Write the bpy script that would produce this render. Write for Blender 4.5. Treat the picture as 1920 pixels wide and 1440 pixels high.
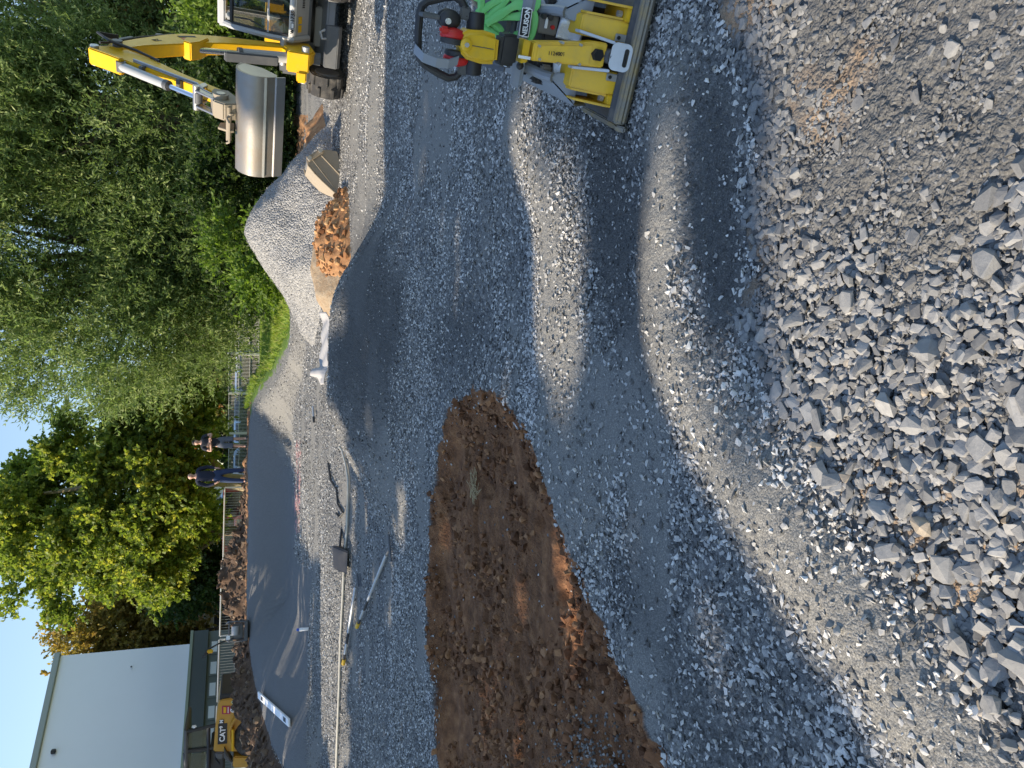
import bpy, bmesh, math, random
import numpy as np
from mathutils import Vector, Matrix

for o in list(bpy.data.objects): bpy.data.objects.remove(o)
scn = bpy.context.scene
COL = scn.collection
R = math.radians

# ---------------------------------------------------------------- camera
# the photograph lies on its side: world up points to the left of the picture
F = 1400.0; PITCH = R(19.6); ROLL = R(1.1); CZ = 1.6      # F in pixels of the 1920 px wide photo
fwd = np.array([0, math.cos(PITCH), -math.sin(PITCH)])
_r0 = np.array([0, -math.sin(PITCH), -math.cos(PITCH)]); _u0 = np.array([1.0, 0, 0])
RT = math.cos(ROLL)*_r0 + math.sin(ROLL)*_u0
UP = math.cos(ROLL)*_u0 - math.sin(ROLL)*_r0
CAM = np.array([0, 0, CZ])
cd = bpy.data.cameras.new('camera'); cam = bpy.data.objects.new('camera', cd); COL.objects.link(cam)
cd.sensor_fit = 'HORIZONTAL'; cd.sensor_width = 36; cd.lens = 36*F/1920; cd.clip_start = 0.05; cd.clip_end = 3000
m = Matrix.Identity(4)
for i in range(3):
    m[i][0], m[i][1], m[i][2], m[i][3] = RT[i], UP[i], -fwd[i], CAM[i]
cam.matrix_world = m
scn.camera = cam
def ray(x, y): return fwd*F + RT*(x-960) + UP*(720-y)
def proj(P):
    d = np.asarray(P, float)-CAM; w = np.maximum(d@fwd, 1e-3)
    return 960+F*(d@RT)/w, 720-F*(d@UP)/w
def onz(x, y, z=0.0):
    r = ray(x, y); return CAM+r*((z-CZ)/r[2])
def ony(x, y, Y):
    r = ray(x, y); return CAM+r*(Y/r[1])

# ---------------------------------------------------------------- sky, sun, exposure
SUN_AZ = R(95); SUN_EL = R(32)          # azimuth to the left of the view direction (+Y)
L = np.array([-math.sin(SUN_AZ)*math.cos(SUN_EL), math.cos(SUN_AZ)*math.cos(SUN_EL), math.sin(SUN_EL)])
w = bpy.data.worlds.new('World'); scn.world = w; w.use_nodes = True
nt = w.node_tree; bg = nt.nodes['Background']; sky = nt.nodes.new('ShaderNodeTexSky')
sky.sky_type = 'NISHITA'; sky.sun_disc = False; sky.sun_elevation = SUN_EL; sky.sun_rotation = -SUN_AZ
sky.air_density = 1.0; sky.dust_density = 0.15; sky.ozone_density = 2.6
# clear dry air: the glow along the horizon is weaker than the model's
geo = nt.nodes.new('ShaderNodeTexCoord'); sx = nt.nodes.new('ShaderNodeSeparateXYZ'); nt.links.new(geo.outputs['Generated'], sx.inputs[0])
mrg = nt.nodes.new('ShaderNodeMapRange'); nt.links.new(sx.outputs['Z'], mrg.inputs[0]); mrg.inputs[1].default_value = 0.1; mrg.inputs[2].default_value = 0.75; mrg.inputs[3].default_value = 0.62; mrg.inputs[4].default_value = 1.25
vm = nt.nodes.new('ShaderNodeVectorMath'); vm.operation = 'SCALE'; nt.links.new(sky.outputs[0], vm.inputs[0]); nt.links.new(mrg.outputs[0], vm.inputs['Scale'])
nt.links.new(vm.outputs[0], bg.inputs[0]); bg.inputs[1].default_value = 0.15
sd = bpy.data.lights.new('sun', 'SUN'); sd.energy = 4.0; sd.angle = R(0.53); sd.color = (1, 0.92, 0.80)
so = bpy.data.objects.new('sun', sd); COL.objects.link(so)
so.rotation_euler = Vector(L).to_track_quat('Z', 'Y').to_euler()
vs = scn.view_settings; vs.view_transform = 'Standard'; vs.look = 'None'; vs.exposure = 1.15; vs.gamma = 1; vs.use_curve_mapping = False
vs.use_white_balance = True; vs.white_balance_temperature = 7400; vs.white_balance_tint = 10      # the phone balanced for the shade
scn.cycles.max_bounces = 6; scn.cycles.transparent_max_bounces = 12; scn.cycles.use_denoising = True

# ---------------------------------------------------------------- helpers
rng = np.random.default_rng(7)
def tag(o, label=None, cat=None, group=None, kind=None):
    for k, v in (('label', label), ('category', cat), ('group', group), ('kind', kind)):
        if v: o[k] = v
    return o
def empty(name, label=None, cat=None, loc=(0, 0, 0), rz=0, group=None):
    o = bpy.data.objects.new(name, None); COL.objects.link(o); o.location = loc; o.rotation_euler = (0, 0, rz)
    o.empty_display_size = 0.2
    return tag(o, label, cat, group)
def link(name, me, mat, parent=None):
    o = bpy.data.objects.new(name, me); COL.objects.link(o)
    if mat:
        for mm in (mat if isinstance(mat, (list, tuple)) else [mat]): me.materials.append(mm)
    if parent: o.parent = parent
    return o
def copy_tree(o, parent=None):
    c = o.copy(); COL.objects.link(c)
    if parent: c.parent = parent
    for ch in list(o.children): copy_tree(ch, c)
    return c
def np_mesh(name, V, faces, k, smooth=False):
    """V (n,3), faces (m,k)"""
    me = bpy.data.meshes.new(name); V = np.asarray(V, np.float32); faces = np.asarray(faces, np.int32)
    me.vertices.add(len(V)); me.vertices.foreach_set('co', V.ravel())
    me.loops.add(faces.size); me.loops.foreach_set('vertex_index', faces.ravel())
    me.polygons.add(len(faces)); me.polygons.foreach_set('loop_start', np.arange(0, faces.size, k, dtype=np.int32))
    me.polygons.foreach_set('use_smooth', np.full(len(faces), smooth))
    me.update(calc_edges=True); return me
def set_attr(me, name, vals, typ='FLOAT'):
    a = me.attributes.new(name, typ, 'POINT')
    if typ == 'FLOAT': a.data.foreach_set('value', np.asarray(vals, np.float32).ravel())
    else: a.data.foreach_set('color', np.asarray(vals, np.float32).ravel())
def _hash(ix, iy, s):
    n = (ix*374761393 + iy*668265263 + s*1274126177) & 0xFFFFFFFF
    n = ((n ^ (n >> 13))*1274126177) & 0xFFFFFFFF
    return ((n ^ (n >> 16)) & 0xFFFF)/65535.0
def vnoise(x, y, s=0):
    x = np.asarray(x, float); y = np.asarray(y, float)
    ix = np.floor(x).astype(np.int64); iy = np.floor(y).astype(np.int64)
    fx = x-ix; fy = y-iy; fx = fx*fx*(3-2*fx); fy = fy*fy*(3-2*fy)
    a = _hash(ix, iy, s); b = _hash(ix+1, iy, s); c = _hash(ix, iy+1, s); d = _hash(ix+1, iy+1, s)
    return (a*(1-fx)+b*fx)*(1-fy)+(c*(1-fx)+d*fx)*fy
def fbm(x, y, s=0, o=4):
    t = 0; a = 0.5
    for k in range(o):
        t = t+a*vnoise(x*2**k, y*2**k, s+k*17); a *= 0.5
    return t/(1-0.5**o)
def sstep(a, b, x):
    t = np.clip((np.asarray(x, float)-a)/(b-a), 0, 1); return t*t*(3-2*t)
def inpoly(x, y, poly):
    inside = np.zeros(np.shape(x), bool); n = len(poly)
    for i in range(n):
        x0, y0 = poly[i]; x1, y1 = poly[(i+1) % n]
        if y0 == y1: continue
        c = ((y0 > y) != (y1 > y)) & (x < (x1-x0)*(y-y0)/(y1-y0)+x0)
        inside ^= c
    return inside
def pdist(x, y, pts):
    """distance to an open polyline + index position along it"""
    best = np.full(np.shape(x), 1e9); par = np.zeros(np.shape(x)); side = np.zeros(np.shape(x))
    for i in range(len(pts)-1):
        ax, ay = pts[i][:2]; bx, by = pts[i+1][:2]; dx, dy = bx-ax, by-ay
        t = np.clip(((x-ax)*dx+(y-ay)*dy)/(dx*dx+dy*dy), 0, 1)
        qx = x-(ax+t*dx); qy = y-(ay+t*dy); d = np.hypot(qx, qy); k = d < best
        best = np.where(k, d, best); par = np.where(k, i+t, par); side = np.where(k, np.sign(dx*qy-dy*qx), side)
    return best, par, side

class MB:
    """collects shapes into one mesh"""
    def __init__(s): s.bm = bmesh.new()
    def box(s, c, size, rot=None):
        M = Matrix.Translation(c) @ (rot.to_4x4() if rot is not None else Matrix.Identity(4)) @ Matrix.Diagonal((*size, 1))
        bmesh.ops.create_cube(s.bm, size=1, matrix=M); return s
    def cyl(s, a, b, r0, r1=None, n=16, cap=True):
        a = Vector(a); b = Vector(b); d = b-a; r1 = r0 if r1 is None else r1
        M = Matrix.Translation((a+b)/2) @ d.to_track_quat('Z', 'Y').to_matrix().to_4x4()
        bmesh.ops.create_cone(s.bm, cap_ends=cap, segments=n, radius1=r0, radius2=r1, depth=d.length, matrix=M); return s
    def sph(s, c, r, u=16, v=10, sc=(1, 1, 1)):
        M = Matrix.Translation(c) @ Matrix.Diagonal((*sc, 1))
        bmesh.ops.create_uvsphere(s.bm, u_segments=u, v_segments=v, radius=r, matrix=M); return s
    def tube(s, pts, r, n=8, flat=None):
        pts = [Vector(p) for p in pts]; rs = r if isinstance(r, (list, tuple)) else [r]*len(pts)
        rings = []; nrm = None
        for i, p in enumerate(pts):
            t = (pts[min(i+1, len(pts)-1)]-pts[max(i-1, 0)]).normalized()
            if nrm is None:
                nrm = t.orthogonal().normalized()
                if flat is not None: nrm = Vector(flat)
            nrm = (nrm-t*nrm.dot(t)).normalized(); bn = t.cross(nrm)
            rings.append([s.bm.verts.new(p+(nrm*math.cos(2*math.pi*k/n)+bn*math.sin(2*math.pi*k/n))*rs[i]) for k in range(n)])
        for A, B in zip(rings, rings[1:]):
            for k in range(n): s.bm.faces.new((A[k], A[(k+1) % n], B[(k+1) % n], B[k]))
        s.bm.faces.new(rings[0][::-1]); s.bm.faces.new(rings[-1]); return s
    def prism(s, pts, vec):
        """polygon of 3D points pushed along vec"""
        v = Vector(vec); A = [s.bm.verts.new(Vector(p)) for p in pts]; B = [s.bm.verts.new(Vector(p)+v) for p in pts]
        n = len(A); s.bm.faces.new(A); s.bm.faces.new(B[::-1])
        for k in range(n): s.bm.faces.new((A[k], B[k], B[(k+1) % n], A[(k+1) % n]))
        return s
    def poly(s, pts): s.bm.faces.new([s.bm.verts.new(Vector(p)) for p in pts]); return s
    def lathe(s, prof, c=(0, 0, 0), n=24, axis='Z'):
        rings = []
        for r_, z in prof:
            ring = []
            for k in range(n):
                a = 2*math.pi*k/n; p = (r_*math.cos(a), r_*math.sin(a), z)
                if axis == 'Y': p = (p[0], p[2], p[1])
                if axis == 'X': p = (p[2], p[0], p[1])
                ring.append(s.bm.verts.new(Vector(p)+Vector(c)))
            rings.append(ring)
        for A, B in zip(rings, rings[1:]):
            for k in range(n): s.bm.faces.new((A[k], A[(k+1) % n], B[(k+1) % n], B[k]))
        s.bm.faces.new(rings[0][::-1]); s.bm.faces.new(rings[-1]); return s
    def xf(s, M): bmesh.ops.transform(s.bm, matrix=M, verts=s.bm.verts); return s
    def build(s, name, mat, parent=None, bevel=0, seg=2, smooth=35):
        bm = s.bm; bmesh.ops.recalc_face_normals(bm, faces=bm.faces)
        if bevel:
            ed = [e for e in bm.edges if len(e.link_faces) == 2 and e.calc_face_angle(0) > R(30)]
            try: bmesh.ops.bevel(bm, geom=ed, offset=bevel, segments=seg, affect='EDGES', clamp_overlap=True)
            except Exception: pass
        for e in bm.edges: e.smooth = len(e.link_faces) == 2 and e.calc_face_angle(0) < R(smooth)
        for f in bm.faces: f.smooth = True
        me = bpy.data.meshes.new(name); bm.to_mesh(me); bm.free()
        return link(name, me, mat, parent)

# ---------------------------------------------------------------- materials
def nodes(name):
    mt = bpy.data.materials.new(name); mt.use_nodes = True; t = mt.node_tree
    return mt, t, t.nodes['Principled BSDF']
def N(t, typ, **kw):
    n = t.nodes.new('ShaderNode'+typ)
    for k, v in kw.items():
        if k == 'ins':
            for a, b in v.items(): n.inputs[a].default_value = b
        else: setattr(n, k, v)
    return n
def ramp(t, src, stops):
    r = N(t, 'ValToRGB'); e = r.color_ramp.elements
    while len(e) < len(stops): e.new(0.5)
    for i, (p, c) in enumerate(stops): e[i].position = p; e[i].color = (*c, 1) if len(c) == 3 else c
    t.links.new(src, r.inputs[0]); return r
def plain(name, col, rough=0.5, metal=0.0, dirt=0.0, dcol=(0.20, 0.17, 0.14), scale=6.0, bump=0.0, coat=0.0, spec=None):
    mt, t, b = nodes(name)
    b.inputs['Roughness'].default_value = rough; b.inputs['Metallic'].default_value = metal
    if coat: b.inputs['Coat Weight'].default_value = coat
    if spec is not None: b.inputs['Specular IOR Level'].default_value = spec
    tc = N(t, 'TexCoord'); nz = N(t, 'TexNoise', ins={'Scale': scale, 'Detail': 8, 'Roughness': 0.65})
    t.links.new(tc.outputs['Object'], nz.inputs['Vector'])
    rp = ramp(t, nz.outputs['Fac'], [(0.45, (0, 0, 0)), (0.75, (1, 1, 1))])
    mu = N(t, 'Math', operation='MULTIPLY', ins={1: dirt}); t.links.new(rp.outputs[0], mu.inputs[0])
    mx = N(t, 'MixRGB', ins={1: (*col, 1), 2: (*dcol, 1)}); t.links.new(mu.outputs[0], mx.inputs[0])
    t.links.new(mx.outputs[0], b.inputs['Base Color'])
    mr = N(t, 'MapRange', ins={'To Min': max(rough-0.08, 0.03), 'To Max': min(rough+0.15, 1)})
    t.links.new(nz.outputs['Fac'], mr.inputs[0]); t.links.new(mr.outputs[0], b.inputs['Roughness'])
    if bump:
        n2 = N(t, 'TexNoise', ins={'Scale': scale*12, 'Detail': 4}); t.links.new(tc.outputs['Object'], n2.inputs['Vector'])
        bp = N(t, 'Bump', ins={'Strength': bump, 'Distance': 0.004}); t.links.new(n2.outputs['Fac'], bp.inputs['Height'])
        t.links.new(bp.outputs[0], b.inputs['Normal'])
    return mt
# ---------------------------------------------------------------- the ground
# far berm: rim line in plan with its height (right end to left end)
RIM = []
for (px, py, Y) in ((546, 560, 16.8), (545, 640, 17.2), (539, 676, 17.9), (523, 703, 18.9), (500, 737, 20.2), (474, 764, 21.2), (467, 830, 21.6), (465, 1000, 21.6),
                    (464, 1110, 21.4), (465, 1200, 20.8), (475, 1270, 19.6), (485, 1310, 18.3), (500, 1370, 16.5), (520, 1415, 15.0), (545, 1460, 13.8), (600, 1540, 12.2)):
    p = ony(px, py, Y); RIM.append((p[0], p[1], p[2]))
for _ in range(2):      # round off the corners of the rim
    RIM = [RIM[0]]+[tuple(a[k]*(1-f)+b[k]*f for k in range(3)) for a, b in zip(RIM, RIM[1:]) for f in (.25, .75)]+[RIM[-1]]
PIT_IMG = [(905, 728), (930, 722), (950, 740), (1000, 800), (1040, 880), (1065, 970), (1090, 1050), (1120, 1140), (1160, 1210), (1200, 1290), (1240, 1380), (1275, 1450), (1400, 1700),
           (840, 1800), (826, 1440), (818, 1300), (803, 1180), (806, 1060), (812, 950), (828, 850), (845, 775), (880, 745)]
STONE_IMG = [(1345, -400), (1345, 0), (1385, 130), (1430, 300), (1402, 400), (1420, 520), (1385, 600), (1440, 700), (1530, 880), (1640, 1000), (1700, 1080), (1790, 1230), (1900, 1420), (2050, 1640), (2600, 1900), (2600, -400)]
STREAK_B = [(1262, 200), (1255, 340), (1250, 480), (1252, 600), (1290, 700), (1340, 790), (1400, 880), (1470, 960), (1560, 1080), (1650, 1200), (1750, 1330), (1850, 1440), (1950, 1560)]
STREAK_A = [(1000, 150), (985, 240), (1030, 320), (1058, 420), (1055, 520), (1050, 640), (1056, 740), (1072, 830), (1100, 920)]
PIT = [tuple(onz(*p)[:2]) for p in PIT_IMG]
SB = [tuple(onz(*p)[:2]) for p in STREAK_B]
SA = [tuple(onz(*p)[:2]) for p in STREAK_A]
HOLES = [(*onz(px, py)[:2], qr, qd) for px, py, qr, qd in ((893, 905, .13, .07), (1022, 1125, .06, .06), (1040, 1175, .05, .05), (1110, 1225, .085, .08), (905, 1185, .06, .05), (985, 980, .06, .04), (1000, 1240, .05, .05), (915, 1020, .06, .04), (860, 990, .07, .05), (1010, 1330, .05, .04))]
RIDGE = [tuple(onz(*p)[:2]) for p in ((775, 120), (778, 240), (790, 330), (795, 450))]; RIDGE2 = [tuple(onz(*p)[:2]) for p in ((905, 130), (900, 300), (915, 430), (885, 560))]
ROLL_TOP = ony(615, 660, 9.3)
def ground_h(x, y, fine=False):
    x = np.asarray(x, float); y = np.asarray(y, float)
    h = 0.33*sstep(9.8, 14.5, y)+0.12*sstep(14.5, 20, y)-0.1*sstep(2.5, 5, x)*sstep(11, 15, y)*(1-sstep(16, 21, y))
    # roller in the middle: crest across the view with long flanks
    rx = np.abs(x-0.42); prof = 1-sstep(0.35, 2.1, rx-0.25*(x < 0.42)); ry = np.where(y < 9.3, (9.3-y)/1.55, (y-9.3)/1.2)
    h = h+(ROLL_TOP[2]-0.02)*prof*np.exp(-ry**2*1.6)
    # low side bumps behind it
    h = h+0.16*np.exp(-(((x+2.6)/1.6)**2+((y-12.2)/0.9)**2))+0.22*np.exp(-(((x+1.2)/1.4)**2+((y-15.6)/0.9)**2))+0.14*np.exp(-(((x+5)/2)**2+((y-11.6)/0.5)**2))
    h = h+0.10*np.exp(-(((x-2.9)/2.4)**2+((y-10.2)/0.35)**2))
    # crest beside the dirt, ridge round the stones, mound under the stones
    d, _, _ = pdist(x, y, SA); h = h+0.10*np.exp(-(d/0.32)**2)
    d, _, _ = pdist(x, y, SB); h = h+0.075*np.exp(-(d/0.21)**2)
    d, _, _ = pdist(x, y, RIDGE); h = h+0.055*np.exp(-(d/0.16)**2)
    d, _, _ = pdist(x, y, RIDGE2); h = h+0.06*np.exp(-(d/0.25)**2)
    # dirt hollow
    ins = inpoly(x, y, PIT); d, _, _ = pdist(x, y, PIT+PIT[:1]); h = h-np.where(ins, 0.10*sstep(0, 0.28, d), 0)+0.03*np.exp(-(d/0.2)**2)
    for qx, qy, qr, qd in HOLES: h = h-qd*np.exp(-(((x-qx)/qr)**2+((y-qy)/(qr*.8))**2))+qd*.35*np.exp(-(((x-qx-qr*1.1)/qr)**2+((y-qy)/(qr*1.2))**2))
    # far berm
    far = y > 10.5
    if np.any(far):
        d, par, side = pdist(x, y, RIM); rz = np.interp(par, np.arange(len(RIM)), [p[2] for p in RIM])
        front = (side > 0); wdt = np.maximum(rz-h, 0.05)*(1.55+1.6*sstep(0.52, 0.70, par/len(RIM)))
        wall = h+(rz-h)*(1-sstep(0, 1, d/wdt))
        back = h+np.maximum(rz-h, 0)*(1-sstep(0.3+2.3*sstep(0.30, 0.42, par/len(RIM)), 2.2+5.3*sstep(0.30, 0.42, par/len(RIM)), d))
        hb = np.where(front, np.where(rz > h, wall, h), back)
        end = sstep(0, 0.4, par)*(1-sstep(len(RIM)-1.3, len(RIM)-1, par))
        h = np.where(far, h+(hb-h)*end, h)
    h = h+0.30*sstep(24, 45, y)
    h = h+(fbm(x*0.9, y*0.9, 5, 3)-0.5)*0.05*(1+0.04*y)
    return h
def asphalt_mask(x, y, px, py):
    d, par, side = pdist(x, y, RIM)
    a = inpoly(px, py, [(440, 765), (474, 765), (500, 800), (520, 835), (548, 880), (556, 985), (551, 1030), (560, 1060), (590, 1070), (583, 1110), (578, 1200), (576, 1300), (575, 1440), (590, 1700), (440, 1700)])
    return a & (side > 0) & (d < 7) & (y > 10.5)

t_ = np.concatenate([np.linspace(-1.5, -0.66, 70)[:-1], np.linspace(-0.66, 0.66, 980), np.linspace(0.66, 1.5, 70)[1:]])
y_ = 0.72*np.exp(np.linspace(0, math.log(75/0.72), 1150))
T, Y_ = np.meshgrid(t_, y_); GX = T*(Y_+0.35); GY = Y_
GZ = ground_h(GX, GY)
gpx, gpy = proj(np.stack([GX, GY, GZ], -1).reshape(-1, 3)); gpx = gpx.reshape(GX.shape); gpy = gpy.reshape(GX.shape)
wob = (fbm(GX*9, GY*9, 3, 3)-0.5)
dirt = inpoly(GX+wob*0.16, GY+(fbm(GX*8, GY*8, 31, 3)-0.5)*0.16, PIT)
stone = inpoly(gpx+wob*70, gpy+wob*50, STONE_IMG)
asph = asphalt_mask(GX, GY, gpx+wob*8+np.random.default_rng(2).normal(0, 2.5, GX.shape), gpy+wob*30+np.random.default_rng(3).normal(0, 12, GX.shape))
dA, _, _ = pdist(GX, GY, SA); dB, _, _ = pdist(GX, GY, SB)
fines = np.clip(1.3*np.exp(-(dA/0.20)**2)+1.4*np.exp(-(dB/0.16)**2)+sstep(0.52, 0.68, fbm(GX*0.8, GY*2.2, 77, 4)), 0, 1)*(~stone)
fines = np.maximum(fines, 0.7*stone*sstep(0.45, 0.62, fbm(GX*3, GY*3, 9, 3))*sstep(0.25, 0.65, GX))
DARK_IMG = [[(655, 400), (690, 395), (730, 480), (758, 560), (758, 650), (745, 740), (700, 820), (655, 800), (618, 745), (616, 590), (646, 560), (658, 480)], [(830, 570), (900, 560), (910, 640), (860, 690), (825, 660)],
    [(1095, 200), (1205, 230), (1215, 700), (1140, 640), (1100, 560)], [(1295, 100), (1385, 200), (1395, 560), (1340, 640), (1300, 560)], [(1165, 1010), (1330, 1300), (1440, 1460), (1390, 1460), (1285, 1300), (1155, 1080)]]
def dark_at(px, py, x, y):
    # strips of darker ground with fewer, smaller, darker chips
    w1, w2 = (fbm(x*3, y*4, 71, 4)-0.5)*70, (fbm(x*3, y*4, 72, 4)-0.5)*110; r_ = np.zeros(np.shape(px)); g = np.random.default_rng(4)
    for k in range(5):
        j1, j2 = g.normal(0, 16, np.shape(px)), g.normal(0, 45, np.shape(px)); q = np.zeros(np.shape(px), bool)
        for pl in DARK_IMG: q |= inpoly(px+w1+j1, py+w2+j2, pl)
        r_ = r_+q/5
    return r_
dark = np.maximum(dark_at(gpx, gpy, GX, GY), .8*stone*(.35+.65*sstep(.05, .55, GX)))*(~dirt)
def fines_at(x, y):
    a, _, _ = pdist(x, y, SA); b, _, _ = pdist(x, y, SB)
    return np.clip(1.3*np.exp(-(a/0.20)**2)+1.4*np.exp(-(b/0.16)**2)+sstep(0.52, 0.68, fbm(x*0.8, y*2.2, 77, 4)), 0, 1)
_d, _p, _s = pdist(GX, GY, RIM); behind = (_s < 0) & (_d < 9)
grass = ((GY > 22.5+wob*1.5) | behind & (_d > .35+wob*.5)) & (GX > -0.9+wob) & (GY > 16) & (GX < 3.4+wob) | (GY > 22.5) & (GX > -.9+wob) | (GY > 33)
earth = ((GY > 21.7) & ~grass) | inpoly(gpx+wob*15, gpy, [(545, 215), (575, 215), (568, 300), (548, 310)])
rust = sstep(0.60, 0.75, fbm(GX*2.3, GY*2.3, 55, 4))*stone*0.8
chalk = inpoly(gpx, gpy+wob*60, [(553, 835), (565, 838), (561, 1000), (552, 985)]) & (fbm(GX*5, GY*5, 91, 3) > 0.42)
# small relief
gr = ~(dirt | asph | grass)
GZ = GZ+np.where(gr, (vnoise(GX*55, GY*55, 1)-0.5)*0.012*(1-0.7*fines)+(vnoise(GX*24, GY*24, 2)-0.5)*0.014*(1-0.6*fines), 0)
lump = fbm(GX*7, GY*7, 21, 5); clod = np.clip(vnoise(GX*14, GY*14, 8)-0.55, 0, 1)
GZ = GZ+np.where(dirt, (lump-0.5)*0.045+clod*0.025+(vnoise(GX*45, GY*45, 6)-.5)*.008+np.where(fbm(GX*4, GY*4, 63, 2) > 0.66, -0.03, 0), 0)
GZ = GZ+np.where(asph, (vnoise(GX*30, GY*30, 4)-0.5)*0.006, 0)+np.where(earth, (lump-0.5)*0.22, 0)
nr, nc = GX.shape; idx = np.arange(nr*nc).reshape(nr, nc)
fc = np.stack([idx[:-1, :-1], idx[:-1, 1:], idx[1:, 1:], idx[1:, :-1]], -1).reshape(-1, 4)
me = np_mesh('ground', np.stack([GX, GY, GZ], -1).reshape(-1, 3), fc, 4, smooth=True)
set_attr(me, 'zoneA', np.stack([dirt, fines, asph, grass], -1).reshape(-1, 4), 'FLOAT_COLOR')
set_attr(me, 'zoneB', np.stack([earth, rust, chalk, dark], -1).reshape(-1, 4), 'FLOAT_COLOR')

def gravel_nodes(t, scale, lo, hi, tc):
    """chips of stone: a colour per cell and a bump"""
    vo = N(t, 'TexVoronoi', feature='F1', ins={'Scale': scale}); t.links.new(tc, vo.inputs['Vector'])
    sep = N(t, 'SeparateColor'); t.links.new(vo.outputs['Color'], sep.inputs[0])
    rp = ramp(t, sep.outputs[0], [(0.0, lo), (0.6, tuple((a+b)/2 for a, b in zip(lo, hi))), (1.0, hi)])
    return vo, rp
mt_ground, t, b = nodes('site_ground')
tc = N(t, 'TexCoord').outputs['Object']
warp = N(t, 'TexNoise', ins={'Scale': 30.0, 'Detail': 2}); t.links.new(tc, warp.inputs['Vector'])
wv = N(t, 'VectorMath', operation='SCALE', ins={'Scale': 0.02}); t.links.new(warp.outputs['Color'], wv.inputs[0])
wa = N(t, 'VectorMath', operation='ADD'); t.links.new(tc, wa.inputs[0]); t.links.new(wv.outputs[0], wa.inputs[1])
G_LO, G_HI = (0.06, 0.06, 0.06), (0.34, 0.335, 0.32)
v1, r1 = gravel_nodes(t, 42, G_LO, G_HI, wa.outputs[0]); v2, r2 = gravel_nodes(t, 95, (0.08, 0.079, 0.077), (0.32, 0.315, 0.30), wa.outputs[0])
mxg = N(t, 'MixRGB', ins={0: 0.45}); t.links.new(r1.outputs[0], mxg.inputs[1]); t.links.new(r2.outputs[0], mxg.inputs[2])
big = N(t, 'TexNoise', ins={'Scale': 0.9, 'Detail': 6, 'Roughness': 0.6}); t.links.new(tc, big.inputs['Vector'])
bgr = ramp(t, big.outputs['Fac'], [(0.3, (0.78, 0.79, 0.82)), (0.7, (1.12, 1.1, 1.06))])
mg2 = N(t, 'MixRGB', blend_type='MULTIPLY', ins={0: 1.0}); t.links.new(mxg.outputs[0], mg2.inputs[1]); t.links.new(bgr.outputs[0], mg2.inputs[2])
fn = N(t, 'TexNoise', ins={'Scale': 160.0, 'Detail': 3}); t.links.new(tc, fn.inputs['Vector'])
fr = ramp(t, fn.outputs['Fac'], [(0.3, (0.11, 0.107, 0.10)), (0.55, (0.19, 0.184, 0.17)), (0.72, (0.32, 0.31, 0.285))])
za = N(t, 'Attribute', attribute_name='zoneA'); zb = N(t, 'Attribute', attribute_name='zoneB')
sa = N(t, 'SeparateColor'); t.links.new(za.outputs['Color'], sa.inputs[0]); sb = N(t, 'SeparateColor'); t.links.new(zb.outputs['Color'], sb.inputs[0])
def over(prev, fac, col):
    mx = N(t, 'MixRGB'); t.links.new(fac, mx.inputs[0]); t.links.new(prev, mx.inputs[1]); t.links.new(col, mx.inputs[2]); return mx.outputs[0]
def noisecol(sc, stops, det=6):
    n = N(t, 'TexNoise', ins={'Scale': sc, 'Detail': det, 'Roughness': 0.65}); t.links.new(tc, n.inputs['Vector']); return ramp(t, n.outputs['Fac'], stops).outputs[0]
c = over(mg2.outputs[0], sa.outputs[1], fr.outputs[0])
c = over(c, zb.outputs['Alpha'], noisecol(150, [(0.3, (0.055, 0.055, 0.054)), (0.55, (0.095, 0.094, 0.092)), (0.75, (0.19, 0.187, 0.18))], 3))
c = over(c, sb.outputs[1], noisecol(60, [(0.3, (0.22, 0.13, 0.07)), (0.7, (0.36, 0.26, 0.17))]))
c = over(c, sa.outputs[0], noisecol(9, [(0.28, (0.085, 0.036, 0.016)), (0.5, (0.185, 0.08, 0.035)), (0.72, (0.31, 0.15, 0.068))], 10))
c = over(c, sa.outputs[2], noisecol(140, [(0.32, (0.09, 0.09, 0.09)), (0.55, (0.15, 0.149, 0.147)), (0.72, (0.31, 0.305, 0.295))], 3))
c = over(c, sb.outputs[0], noisecol(5, [(0.3, (0.13, 0.065, 0.036)), (0.7, (0.36, 0.20, 0.10))], 9))
c = over(c, sb.outputs[2], noisecol(120, [(0.4, (0.45, 0.14, 0.13)), (0.6, (0.40, 0.33, 0.32))], 3))
c = over(c, za.outputs['Alpha'], noisecol(3.5, [(0.3, (0.075, 0.13, 0.025)), (0.55, (0.13, 0.22, 0.04)), (0.75, (0.26, 0.24, 0.09))], 8))
t.links.new(c, b.inputs['Base Color']); b.inputs['Roughness'].default_value = 0.9; b.inputs['Specular IOR Level'].default_value = 0.25
bm_ = N(t, 'Math', operation='ADD'); t.links.new(v1.outputs['Distance'], bm_.inputs[0])
bh = N(t, 'Math', operation='MULTIPLY', ins={1: 0.5}); t.links.new(v2.outputs['Distance'], bh.inputs[0]); t.links.new(bh.outputs[0], bm_.inputs[1])
smoothz = N(t, 'Math', operation='MAXIMUM'); t.links.new(sa.outputs[1], smoothz.inputs[0]); t.links.new(sa.outputs[2], smoothz.inputs[1])
inv = N(t, 'MapRange', ins={'To Min': 1.0, 'To Max': 0.2}); t.links.new(smoothz.outputs[0], inv.inputs[0])
hm = N(t, 'Math', operation='MULTIPLY'); t.links.new(bm_.outputs[0], hm.inputs[0]); t.links.new(inv.outputs[0], hm.inputs[1])
ha = N(t, 'Math', operation='MULTIPLY_ADD', ins={1: 0.25}); t.links.new(fn.outputs['Fac'], ha.inputs[0]); t.links.new(hm.outputs[0], ha.inputs[2])
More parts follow.
